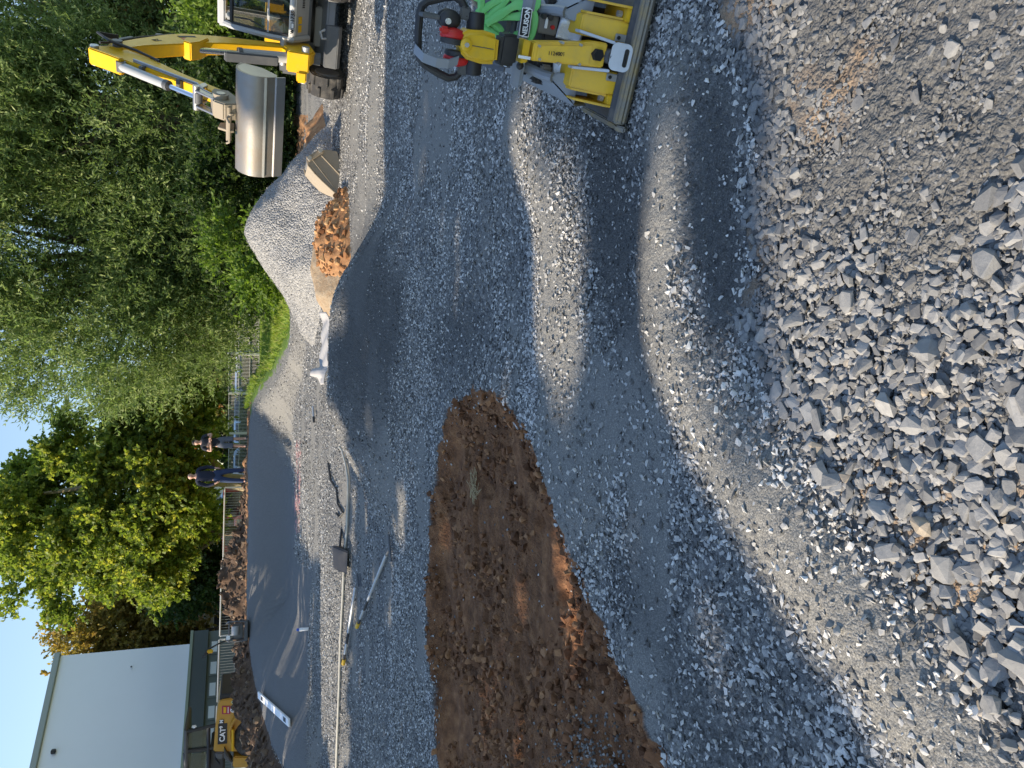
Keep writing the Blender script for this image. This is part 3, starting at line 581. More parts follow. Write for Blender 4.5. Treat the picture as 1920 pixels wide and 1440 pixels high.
M_black = plain('black_plastic', (0.018, 0.018, 0.02), 0.5, dirt=0.35, dcol=(0.07, 0.065, 0.06), scale=9)
M_rubber = plain('rubber', (0.030, 0.030, 0.031), 0.85, dirt=0.7, dcol=(0.17, 0.155, 0.135), scale=7, bump=0.5)
M_yellow = plain('yellow_paint', (0.70, 0.40, 0.012), 0.42, dirt=0.4, dcol=(0.40, 0.25, 0.06), scale=9, spec=.35)
M_ochre = plain('ochre_machine_paint', (0.48, 0.24, 0.022), 0.45, dirt=0.35, dcol=(0.38, 0.22, 0.07), scale=4, coat=0.15)
M_lgrey = plain('light_grey_paint', (0.34, 0.345, 0.35), 0.45, dirt=0.25, dcol=(0.42, 0.41, 0.39), scale=6, coat=0.15)
M_dgrey = plain('dark_grey_paint', (0.075, 0.080, 0.088), 0.5, dirt=0.4, dcol=(0.17, 0.16, 0.145), scale=6)
M_steel = plain('worn_steel', (0.40, 0.385, 0.37), 0.40, 0.8, dirt=0.35, dcol=(0.32, 0.27, 0.22), scale=4)
M_rusty = plain('muddy_steel', (0.30, 0.25, 0.19), 0.75, 0.2, dirt=0.7, dcol=(0.36, 0.30, 0.22), scale=6, bump=0.4)
M_chrome = plain('piston_rod', (0.75, 0.75, 0.76), 0.15, 1.0)
M_wlab = plain('white_sticker', (0.80, 0.80, 0.80), 0.5)
M_red = plain('red_plastic', (0.55, 0.02, 0.02), 0.4)
M_ink = plain('black_ink', (0.012, 0.012, 0.014), 0.6)
def text(name, s, size, M, mat, parent, bold=0.0):
    cu = bpy.data.curves.new(name, 'FONT'); cu.body = s; cu.size = size; cu.align_x = 'CENTER'; cu.align_y = 'CENTER'; cu.extrude = 0.0015; cu.offset = bold
    ob = bpy.data.objects.new(name, cu); COL.objects.link(ob); dg = bpy.context.evaluated_depsgraph_get()
    me = bpy.data.meshes.new_from_object(ob.evaluated_get(dg)); bpy.data.objects.remove(ob); bpy.data.curves.remove(cu)
    me.materials.clear(); o = link(name, me, mat, parent); o.matrix_local = M; return o
def frame(o, ex, ey, ez=None):
    """matrix with origin o and axes ex, ey"""
    ex = Vector(ex).normalized(); ey = Vector(ey); ey = (ey-ex*ey.dot(ex)).normalized(); ez = ex.cross(ey)
    m = Matrix.Identity(4)
    for i in range(3): m[i][0], m[i][1], m[i][2], m[i][3] = ex[i], ey[i], ez[i], o[i]
    return m
V3 = lambda *a: Vector(a)

# ---------------------------------------------------------------- white hall on the left
corner = Vector(ony(362, 1207, 50)); top = Vector(ony(114, 1222, 50)); vp = Vector(ray(487, -512)); vp.z = 0; vp.normalize()
dl = -vp; away = Vector((-vp.y, vp.x, 0)); zt = top.z; zb = corner.z; LEN = 34.0
hall = empty('white_hall', 'tall white windowless hall with a thin grey roof edge behind the wheel loader', 'building', (corner.x, corner.y, 0.6))
def hx(a, b, z): return dl*a+away*b+Vector((0, 0, z-0.6))
mb = MB(); mb.prism([hx(0, 0, 0.4), hx(LEN, 0, 0.4), hx(LEN, 0, zt), hx(0, 0, zt)], away*18); mb.build('wall', M_white, hall)
mb = MB(); mb.prism([hx(-0.15, -0.18, zt+0.003), hx(LEN, -0.18, zt+0.003), hx(LEN, -0.18, zt+0.32), hx(-0.15, -0.18, zt+0.32)], away*18.4); mb.build('roof_edge', plain('zinc_edge', (0.30, 0.33, 0.31), 0.6), hall, 0.03)
def on_wall(px, py, off=0.0):
    o = corner-away*off; r_ = Vector(ray(px, py)); C_ = Vector(CAM); t = (o-C_).dot(away)/r_.dot(away); return C_+r_*t
for px, py in ((246, 1250), (100, 1409)):
    q = on_wall(px, py, 0.1)-hall.location; MB().box(q, (0.20, 0.25, 0.22) if px < 200 else (0.10, 0.15, 0.08)).build('wall_lamp', M_black, hall, 0.03)
for zz, xx in ((0.35, 12.0), (0.62, 17.5)): pass
# low annex in front with a dark fascia and white panes
ax = empty('flat_annex', 'low grey-green flat-roofed annex with white window panes along the foot of the white hall', 'building', (corner.x, corner.y, 0.6))
fz1 = on_wall(362, 1200, 0.5).z; fz0 = on_wall(391, 1195, 0.5).z; wz0 = on_wall(411, 1195, 0.5).z
a0 = (on_wall(380, 1183, 0.5)-corner).dot(dl)
mb = MB(); mb.prism([hx(a0, -0.6, fz0), hx(LEN, -0.6, fz0), hx(LEN, -0.6, fz1), hx(a0, -0.6, fz1)], away*0.59); mb.build('fascia', plain('dark_fascia', (0.085, 0.10, 0.10), 0.7, dirt=0.2, scale=0.5), ax, 0.02)
mb = MB(); mb.prism([hx(a0, -0.66, fz1+0.003), hx(LEN, -0.66, fz1+0.003), hx(LEN, -0.66, fz1+0.16), hx(a0, -0.66, fz1+0.16)], away*0.64); mb.build('gutter', plain('gutter', (0.30, 0.33, 0.24), 0.6), ax)
mb = MB(); mb.prism([hx(a0, -0.42, 0.3), hx(LEN, -0.42, 0.3), hx(LEN, -0.42, fz0-0.003), hx(a0, -0.42, fz0-0.003)], away*0.41); mb.build('wall', M_grey, ax)
for y0, y1 in ((1200, 1226), (1238, 1267), (1277, 1308), (1320, 1350), (1362, 1400), (1408, 1450)):
    s0 = (on_wall(400, y0, 0.45)-corner).dot(dl); s1 = (on_wall(400, y1, 0.45)-corner).dot(dl)
    f = MB(); f.prism([hx(s0, -0.47, wz0), hx(s1, -0.47, wz0), hx(s1, -0.47, fz0-0.12), hx(s0, -0.47, fz0-0.12)], away*0.045); fo = f.build('window', M_grey, ax)
    f = MB(); f.prism([hx(s0+.12, -0.485, wz0+.08), hx(s1-.12, -0.485, wz0+.08), hx(s1-.12, -0.485, fz0-.2), hx(s0+.12, -0.485, fz0-.2)], away*0.012); f.build('pane', M_pane, fo)

# ---------------------------------------------------------------- cream house with a red roof
hY = 60.0
def HP(px, py, Y=hY): return Vector(ony(px, py, Y))
house = empty('cream_house', 'cream house with a red tiled roof seen under the trees', 'house', (HP(440, 1140).x, hY, 0.7))
e0, e1 = HP(384, 1000), HP(384, 1215); rz = HP(352, 1140).z; ez_ = HP(384, 1120).z; x0, x1 = e1.x-4, e0.x+3
def hl(x, y, z): return Vector((x, y, z))-house.location
mb = MB(); mb.box(hl((x0+x1)/2, hY+4, (ez_+0.2)/2), (x1-x0, 8, ez_-0.2)); mb.build('wall', M_cream, house)
rf = MB(); rf.prism([hl(x0-.5, hY-.7, ez_+.003), hl(x0-.5, hY+4, rz+0.8), hl(x0-.5, hY+8.7, ez_+.003)], (x1-x0+1, 0, 0)); rfo = rf.build('roof', M_roof, house)
mb = MB(); mb.box(hl((x0+x1)/2-4, hY+3, rz+1), (0.7, 0.7, 1.6)); mb.build('chimney', plain('chimney_brick', (0.25, 0.11, 0.08), 0.9), rfo)
mb = MB(); mb.box(hl((x0+x1)/2, hY-.74, ez_-.02), (x1-x0+1, .14, .14)); mb.build('gutter', M_white, rfo)
for px, py, w_, h_ in ((416, 1048, 1.0, 1.2), (414, 1078, 1.0, 1.2), (419, 1133, 1.1, 1.3), (417, 1168, 1.5, 1.3), (420, 1196, 1.4, 1.4)):
    q = HP(px, py); fo = MB().box(hl(q.x, hY-.03, q.z), (w_, .08, h_)).build('window', M_post, house); MB().box(hl(q.x, hY-.08, q.z), (w_-.14, .04, h_-.14)).build('pane', M_glass, fo)

# ---------------------------------------------------------------- fences
def mesh_panel(xa, xb, Y, zt_, h, label, Yb=None):
    """temporary steel mesh fence panel between two uprights"""
    Yb = Yb or Y; a = Vector((xa, Y, zt_-h)); e = Vector((xb-xa, Yb-Y, 0)); w_ = e.length; u = e.normalized()
    r_ = empty('fence_panel', label, 'fence panel', a, group='temporary mesh fence panels')
    mb = MB(); g = 0.07
    for s in (g, w_-g): mb.cyl(u*s, u*s+V3(0, 0, h), 0.034, n=8)
    mb.cyl(u*g+V3(0, 0, h), u*(w_-g)+V3(0, 0, h), 0.030, n=8); mb.cyl(u*g+V3(0, 0, .12), u*(w_-g)+V3(0, 0, .12), 0.026, n=8); mb.build('frame', M_post, r_)
    mb = MB(); k = int(w_/0.11)
    for i in range(1, k): s = g+(w_-2*g)*i/k; mb.cyl(u*s+V3(0, 0, .12), u*s+V3(0, 0, h), 0.0065, n=4, cap=False)
    for z in (0.45, 0.95, 1.4): mb.cyl(u*g+V3(0, 0, z), u*(w_-g)+V3(0, 0, z), 0.007, n=4, cap=False)
    mb.build('mesh_infill', M_galv, r_)
    mb = MB(); mb.box(V3(0, 0, .07), (.7, .24, .14)); mb.build('foot_block', plain('concrete_foot', (.35, .34, .32), .9), r_, .02)
pts_f = [(424, 911, 34.0), (416, 1054, 33.6), (412, 1196, 33.0), (407, 1320, 32.0), (403, 1450, 31.0)]
flab = ['mesh fence panel in front of the dark red van', 'mesh fence panel behind the highest part of the brown spoil heap', 'mesh fence panel behind the loader tail and the standing tamper', 'mesh fence panel running behind the loader cab out of the picture']
for i in range(4):
    p, q = Vector(ony(*pts_f[i])), Vector(ony(*pts_f[i+1])); mesh_panel(p.x, q.x, p.y, (p.z+q.z)/2, 2.0, flab[i], q.y)
def bar_panel(ya, yb, Y, label):
    a = Vector(ony(489, ya, Y)); b_ = Vector(ony(489, yb, Y)); h = ony(428, ya, Y)[2]-a.z; u = (b_-a); u.z = 0; w_ = u.length; u.normalize()
    r_ = empty('railing_panel', label, 'fence panel', a, group='bar railing panels along the car park')
    MB().box(V3(0, 0, h/2-.1), (.12, .08, h+.3)).build('post', M_post, r_, .01)
    mb = MB(); k = int(w_/0.078)
    for i in range(1, k): mb.cyl(u*(w_*i/k), u*(w_*i/k)+V3(0, 0, h-.03), 0.010, n=5, cap=False)
    for z in (.08, h*.33, h*.66, h-.04): mb.cyl(u*.06+V3(0, -.014, z), u*w_+V3(0, -.014, z), 0.012, n=5, cap=False)
    mb.build('bars', M_post, r_)
for i, (ya, yb) in enumerate(((592, 665), (665, 738), (738, 812), (812, 900))):
    bar_panel(ya, yb, 45.0, ['railing panel right of the white post, half hidden by willow leaves', 'railing panel over the bright grass between two white posts', 'railing panel in front of the cars with red tail lights', 'railing panel behind the two standing men'][i])
for i, (x0_, x1_) in enumerate(((-5.6, -1.5), (-1.5, 6.5))):
    n = 2600; r2 = np.random.default_rng(300+i); Pt = np.stack([r2.uniform(x0_, x1_, n), 48+r2.uniform(-.5, .5, n), r2.uniform(.75, 1.75, n)], -1); Dt = unit(r2.normal(size=(n, 3))+np.array([0, 0, .3]))
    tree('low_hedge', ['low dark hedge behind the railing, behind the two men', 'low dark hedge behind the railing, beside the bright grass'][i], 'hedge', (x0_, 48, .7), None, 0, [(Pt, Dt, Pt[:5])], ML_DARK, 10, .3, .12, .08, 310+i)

# ---------------------------------------------------------------- parked cars
def car(name, label, loc, yaw, paint, L_=4.2, W_=1.75, H_=1.48, kind='hatch', group='cars parked behind the railing'):
    r_ = empty(name, label, 'van' if kind == 'van' else 'car', loc, yaw, group)
    h0, hb = .22, .88 if kind != 'van' else 1.05
    prof = [(-L_/2, h0+.1), (-L_/2, hb-.08), (-L_/2+.12, hb), (L_/2-1.15, hb-.02), (L_/2-.15, hb-.2), (L_/2, h0+.3), (L_/2-.08, h0), (-L_/2+.1, h0)]
    mb = MB(); mb.prism([V3(x, -W_/2, z) for x, z in prof], (0, W_, 0)); mb.build('body', paint, r_, .07, 3)
    if kind == 'van': cab = [(-L_/2+.04, hb+.004), (-L_/2+.1, H_-.06), (-L_/2+.2, H_), (L_/2-1.6, H_), (L_/2-1.3, H_-.1), (L_/2-.85, hb+.004)]
    else: cab = [(-L_/2+.06, hb+.004), (-L_/2+.42, H_-.10), (-L_/2+.65, H_-.02), (.35, H_), (.55, H_-.05), (1.15, hb+.004)]
    mb = MB(); mb.prism([V3(x, -W_/2+.10, z) for x, z in cab], (0, W_-.2, 0)); mb.build('cabin', paint, r_, .05, 3)
    def pane(a, b_, y0, y1, off):
        A, B = Vector((a[0], 0, a[1])), Vector((b_[0], 0, b_[1])); d = (B-A); nrm = Vector((-d.z, 0, d.x)).normalized()*off
        m2 = MB(); m2.prism([A+d*.12+V3(0, y0, 0)+nrm, A+d*.12+V3(0, y1, 0)+nrm, A+d*.88+V3(0, y1*.92, 0)+nrm, A+d*.88+V3(0, y0*.92, 0)+nrm], nrm*.5); m2.build('window', M_glass, r_, .008)
    pane(cab[0], cab[1], -W_/2+.2, W_/2-.2, .03); pane(cab[-1], cab[-2], -W_/2+.18, W_/2-.18, -.03)
    for s in (-1, 1):
        yy = s*(W_/2-.095)
        for k0, k1 in ((.10, .48), (.52, .9)):
            xa = cab[1][0]*.7+cab[0][0]*.3; xb = cab[-2][0]; A = xa+(xb-xa)*k0; B = xa+(xb-xa)*k1
            MB().prism([V3(A, yy, hb+.06), V3(B, yy, hb+.06), V3(B-.04, yy-s*.012, H_-.13), V3(A+.04, yy-s*.012, H_-.13)], (0, s*.012, 0)).build('window', M_glass, r_)
        MB().box(V3(-L_/2-.002, s*(W_/2-.2), hb-.12), (.09, .26, .2)).build('tail_light', M_red, r_, .02)
        MB().box(V3(L_/2-.12, s*(W_/2-.28), hb-.33), (.16, .34, .14)).build('headlight', M_wlab, r_, .03)
        for x in (-L_/2+.75, L_/2-.78):
            t_o = MB().lathe([(.19, -.10), (.31, -.10), (.33, -.06), (.33, .06), (.31, .10), (.19, .10)], (x, s*(W_/2-.12), .33), 20, 'Y').build('wheel', M_rubber, r_)
            MB().cyl(V3(x, s*(W_/2-.21), .33), V3(x, s*(W_/2-.005), .33), .19, n=14).build('rim', M_galv, t_o)
    MB().box(V3(-L_/2-.03, 0, hb-.3), (.04, .52, .11)).build('number_plate', M_wlab, r_)
    return r_
def paint(name, c): return plain(name, c, .28, dirt=.08, coat=.6, scale=2)
P_wh, P_bk, P_bl, P_dr, P_si = paint('white_car_paint', (.75, .76, .78)), paint('black_car_paint', (.02, .022, .028)), paint('pale_blue_paint', (.42, .55, .66)), paint('dark_red_paint', (.30, .012, .02)), paint('silver_paint', (.45, .47, .50))
P_rd = paint('red_paint', (.50, .03, .05))
def carat(px, py, Y): q = ony(px, py, Y); return (q[0], Y, q[2])
zc = 0.9
for i, (py, yaw, pn, Ycar, lab, kd) in enumerate(((676, 1.5, P_si, 61, 'silver car rightmost behind the railing, under the willow leaves', 'hatch'), (722, 1.75, P_wh, 59, 'white hatchback behind the railing between two white posts', 'hatch'),
        (766, 1.6, P_bk, 59, 'black car with red tail lights behind the railing, next to the white hatchback', 'hatch'), (791, 1.6, P_bk, 62, 'dark car with red tail lights, left one of the dark pair behind the railing', 'hatch'), (806, 1.55, P_bl, 58, 'pale blue car behind the railing, right of the man in shorts', 'hatch'),
        (862, 0.2, P_bl, 60, 'pale blue car with a sunlit roof between the two men', 'hatch'), (898, 0.1, P_wh, 57, 'white car behind the bald man', 'hatch'))):
    p = ony(440, py, Ycar); car('parked_car', lab, (p[0], Ycar, zc), yaw, pn)
p = ony(440, 1004, 40); car('parked_car', 'bright red hatchback with pale windows beside the dark red van', (p[0], 40, .55), 1.25, P_rd, 3.9, 1.7, 1.5, group='vehicles behind the mesh fence')
p = ony(440, 948, 43.5); car('parked_van', 'dark red van behind the mesh fence next to the pale tree trunk', (p[0], 43.5, .5), 0.05, P_dr, 5.0, 1.9, 2.15, 'van', 'vehicles behind the mesh fence')
p = ony(440, 953, 56); car('parked_van', 'pale blue-grey van whose roof shows above the dark red van', (p[0], 56, .9), 0.0, P_bl, 4.6, 1.9, 2.3, 'van', 'vehicles behind the mesh fence')
p = ony(440, 127, 44); car('parked_van', 'white van glimpsed through the leaves beside the excavator boom', (p[0], 44, .7), 1.4, P_wh, 4.8, 1.9, 2.2, 'van', 'vehicles behind the mesh fence')

# ---------------------------------------------------------------- heaps
def heap(name, label, cat, path, mat, res=0.06, seed=1, rough=0.08, power=1.0, clip=False, clods=0):
    """path: (x, y, top height above ground, half width); the surface is the highest of the cones along it"""
    xs = [p[0] for p in path]; ys = [p[1] for p in path]; wm = max(p[3] for p in path)*1.15
    gx, gy = np.meshgrid(np.arange(min(xs)-wm, max(xs)+wm, res), np.arange(min(ys)-wm, max(ys)+wm, res))
    h = np.full(gx.shape, -0.2); P = np.array(path, float)
    for i in range(max(len(P)-1, 1)):
        a = P[i]; b_ = P[min(i+1, len(P)-1)]
        for s in np.linspace(0, 1, 14 if len(P) > 1 else 1):
            c_ = a+(b_-a)*s; d = np.hypot(gx-c_[0], gy-c_[1])*(1+0.45*(fbm(gx*1.0, gy*1.0, seed, 3)-0.5)); v = c_[2]*(1-(np.sqrt((d/c_[3])**2+.05)-.2236)/.80); h = np.maximum(h, v)
    if clip: dR, _, sR = pdist(gx, gy, RIM); h = np.where((sR > 0) & (dR < 6), -.2, h*sstep(.0, .5, dR))
    n = (fbm(gx*2.3, gy*2.3, seed+3, 5)-0.5)*rough*2+(vnoise(gx*17, gy*17, seed)-0.5)*rough*0.5+clods*np.clip(vnoise(gx*5, gy*5, seed+8)-.5, 0, 1)
    z = ground_h(gx, gy)+np.where(h > -0.02, h+n*sstep(0, .25, h), -0.12)
    k = h > -0.15; vid = -np.ones(gx.shape, int); vid[k] = np.arange(k.sum())
    q = k[:-1, :-1] & k[:-1, 1:] & k[1:, 1:] & k[1:, :-1]; f = np.stack([vid[:-1, :-1][q], vid[:-1, 1:][q], vid[1:, 1:][q], vid[1:, :-1][q]], -1)
    me = np_mesh(name, np.stack([gx, gy, z], -1)[k], f, 4, True); o = link(name, me, mat); tag(o, label, cat); return o, gx, gy, h, z
mt_pile, t, b = nodes('heaped_gravel'); tc = N(t, 'TexCoord').outputs['Object']
v1, r1 = gravel_nodes(t, 30, (0.12, 0.12, 0.12), (0.40, 0.39, 0.375), tc); v2, r2 = gravel_nodes(t, 75, (0.16, 0.16, 0.155), (0.38, 0.37, 0.355), tc)
t.links.new(over(r1.outputs[0], N(t, 'Value').outputs[0], r2.outputs[0]), b.inputs['Base Color'])
for n_ in t.nodes:
    if n_.type == 'VALUE': n_.outputs[0].default_value = 0.5
bp = N(t, 'Bump', invert=True, ins={'Strength': 1.0, 'Distance': 0.03}); t.links.new(v1.outputs['Distance'], bp.inputs['Height']); t.links.new(bp.outputs[0], b.inputs['Normal']); b.inputs['Roughness'].default_value = 0.95
def earth_mat(name, stops, sc):
    mt, t, b = nodes(name); tc = N(t, 'TexCoord').outputs['Object']; n1 = N(t, 'TexNoise', ins={'Scale': sc, 'Detail': 12, 'Roughness': 0.7}); t.links.new(tc, n1.inputs['Vector'])
    t.links.new(ramp(t, n1.outputs['Fac'], stops).outputs[0], b.inputs['Base Color']); b.inputs['Roughness'].default_value = 0.95; b.inputs['Specular IOR Level'].default_value = .15
    bp = N(t, 'Bump', ins={'Strength': 0.8, 'Distance': 0.04}); t.links.new(n1.outputs['Fac'], bp.inputs['Height']); t.links.new(bp.outputs[0], b.inputs['Normal']); return mt
mt_spoil = earth_mat('brown_spoil', [(.3, (.05, .030, .020)), (.55, (.105, .066, .044)), (.75, (.19, .128, .085))], 4)
mt_sand = earth_mat('sandy_fill', [(.3, (.26, .17, .10)), (.55, (.36, .27, .18)), (.75, (.42, .36, .28))], 9)
mt_redclay = earth_mat('red_clods', [(.3, (.22, .10, .05)), (.6, (.40, .22, .11)), (.8, (.48, .32, .19))], 7)
def pz(px, py, Y): q = ony(px, py, Y); return q[0], Y, max(q[2]-float(ground_h(q[0], Y)), .05)
pk = ony(470, 432, 15.2)
o, gx, gy, h, z = heap('gravel_heap', 'big conical heap of pale grey gravel below the willow', 'gravel heap', [(pk[0]+.05, pk[1], pk[2]-.22, 2.05), (pk[0]-.7, pk[1]+.2, (pk[2]-.25)*.62, 1.55), (pk[0]+.85, pk[1]+.3, (pk[2]-.2)*.62, 1.35)], mt_pile, .04, 3, .055)
k = (h > .03) & (np.random.default_rng(8).uniform(size=h.shape) < .55); Pp = np.stack([gx, gy, z+.006], -1)[k]; s_ = np.random.default_rng(9).uniform(.012, .032, len(Pp))
Pp[:, :2] += np.random.default_rng(10).uniform(-.02, .02, (len(Pp), 2)); st = link('loose_stones', scatter_mesh('loose_stones', Pp, s_, rock_protos(16, 9, 12, (.4, .7)), .6, 13, .62*np.random.default_rng(2).uniform(size=len(Pp))), mt_chip, o); st['kind'] = 'stuff'
sl, sr = ony(620, 575, 11.6), ony(610, 400, 11.9)
heap('sand_heap', 'low sandy ramp-shaped heap in front of the big gravel heap', 'sand heap', [pz(612, 580, 12.3)[:3]+(.45,), pz(592, 550, 12.4)[:3]+(.62,), pz(582, 500, 12.6)[:3]+(.75,), pz(590, 440, 12.7)[:3]+(.6,)], mt_sand, .035, 11, .02)
o, gx, gy, h, z = heap('clay_heap', 'orange-brown cloddy earth heap between the sandy ramp and the digging bucket', 'earth heap', [pz(594, 480, 12.2)[:3]+(.5,), pz(594, 430, 12.3)[:3]+(.5,), pz(612, 395, 12.3)[:3]+(.42,)], mt_redclay, .03, 12, .06, clods=.2)
k = (h > .02) & (np.random.default_rng(18).uniform(size=h.shape) < .16); Pp = np.stack([gx, gy, z+.01], -1)[k]
st = link('clods', scatter_mesh('clods', Pp, .04+.12*np.random.default_rng(19).uniform(size=len(Pp))**3, rock_protos(16, 14, 14, (.6, .9)), 1, 15), stone_mat('red_clod_lumps', [(0, (.16, .065, .028)), (.6, (.38, .18, .075)), (1, (.50, .30, .15))], .8), o); st['kind'] = 'stuff'
heap('clay_heap', 'small orange earth mound beside the hedge, right of the gravel heap crest', 'earth heap', [(ony(556, 265, 15.5)[0], 15.6, .34, .55), (ony(560, 230, 15.5)[0], 15.8, .25, .5)], mt_redclay, .04, 14, .08, clods=.2)
sp = []
for px, py, Y, w_ in ((461, 905, 24.2, .8), (459, 935, 24.2, .8), (456, 985, 24.2, .8), (447, 1015, 24.2, 1.0), (428, 1050, 24.3, 1.5), (424, 1080, 24.3, 1.6), (426, 1110, 24.2, 1.6), (440, 1140, 24.0, 1.2), (448, 1165, 23.8, 1.0), (450, 1210, 22.8, 1.0), (450, 1260, 21.4, 1.2), (448, 1300, 20.2, 1.2), (452, 1330, 19.2, 1.2), (462, 1365, 18.2, 1.2), (478, 1400, 17.0, 1.1), (490, 1440, 15.8, 1.1), (505, 1500, 14.4, 1.0)):
    x, y, hh = pz(px, py, Y); sp.append((x, y, hh, max(w_, hh*1.15)))
o, gx, gy, h, z = heap('spoil_heap', 'long dark brown heap of dug soil along the rim of the far berm', 'spoil heap', sp, mt_spoil, .05, 15, .17, clip=True, clods=.45)
k = (h > .03) & (np.random.default_rng(28).uniform(size=h.shape) < .35); Pp = np.stack([gx, gy, z], -1)[k]
st = link('clods', scatter_mesh('clods', Pp, .03+.22*np.random.default_rng(29).uniform(size=len(Pp))**4, rock_protos(20, 13, 24, (.5, .9)), 1, 25), stone_mat('spoil_lumps', [(0, (.04, .025, .017)), (.6, (.11, .07, .047)), (1, (.21, .145, .095))], .8), o); st['kind'] = 'stuff'
for i, (px, py, Y) in enumerate(((452, 868, 24.6), (450, 897, 24.8), (456, 883, 24.6))):
    x, y, hh = pz(px, py, Y); heap('turf_clod', ['tawny clod of dry turf between the two men', 'tawny clod of dry turf left of the bald man', 'dark brown clod behind the legs of the bald man'][i], 'clod', [(x, y, hh, .3)], mt_redclay if i < 2 else mt_spoil, .04, 20+i, .06)

# ---------------------------------------------------------------- people
def skin_mesh(name, verts, edges, mat, parent, sub=2, root=0):
    me = bpy.data.meshes.new(name); me.from_pydata([v[:3] for v in verts], edges, []); o = link(name, me, mat, parent)
    o.modifiers.new('skin', 'SKIN'); lay = me.skin_vertices[0] if me.skin_vertices else None
    if lay is None:
        bm = bmesh.new(); bm.from_mesh(me); bm.verts.layers.skin.verify(); bm.to_mesh(me); bm.free(); lay = me.skin_vertices[0]
    for i, v in enumerate(verts):
        r_ = v[3]; lay.data[i].radius = (r_, r_*(v[4] if len(v) > 4 else 1)); lay.data[i].use_root = (i == root)
    s = o.modifiers.new('sub', 'SUBSURF'); s.levels = sub; s.render_levels = sub
    for p_ in me.polygons: p_.use_smooth = True
    o.modifiers['skin'].use_smooth_shade = True; return o
M_skin = plain('skin', (0.50, 0.28, 0.20), 0.5); M_navy = plain('navy_cloth', (0.012, 0.016, 0.035), 0.9, scale=12); M_tee = plain('dark_tshirt', (0.014, 0.017, 0.026), 0.9)
M_jean = plain('jeans', (0.022, 0.040, 0.10), 0.9, dirt=.4, dcol=(.04, .07, .14), scale=8); M_short = plain('grey_shorts', (0.10, 0.11, 0.14), 0.9); M_hair = plain('dark_hair', (0.02, 0.014, 0.01), 0.7)
def hand(vs, es, wi, wpos, d, side, r=.009):
    """palm and five curled fingers grown from wrist vertex wi along d"""
    d = Vector(d).normalized(); s = Vector(side).normalized(); n = d.cross(s); w_ = Vector(wpos)
    vs.append((*(w_+d*.05), .030, .5)); pi = len(vs)-1; es.append((wi, pi))
    for j, (o_, l) in enumerate(((-.028, .062), (-.009, .075), (.010, .070), (.027, .055))):
        a = w_+d*.085+s*o_; vs.append((*a, r)); i0 = len(vs)-1; es.append((pi, i0)); vs.append((*(a+d*l*.5+n*.012), r*.9)); vs.append((*(a+d*l*.85+n*.035), r*.75)); es += [(i0, i0+1), (i0+1, i0+2)]
    vs.append((*(w_+d*.05-s*.045+n*.015), r*1.1)); i0 = len(vs)-1; es.append((pi, i0)); vs.append((*(w_+d*.085-s*.055+n*.03), r*.9)); es.append((i0, i0+1))
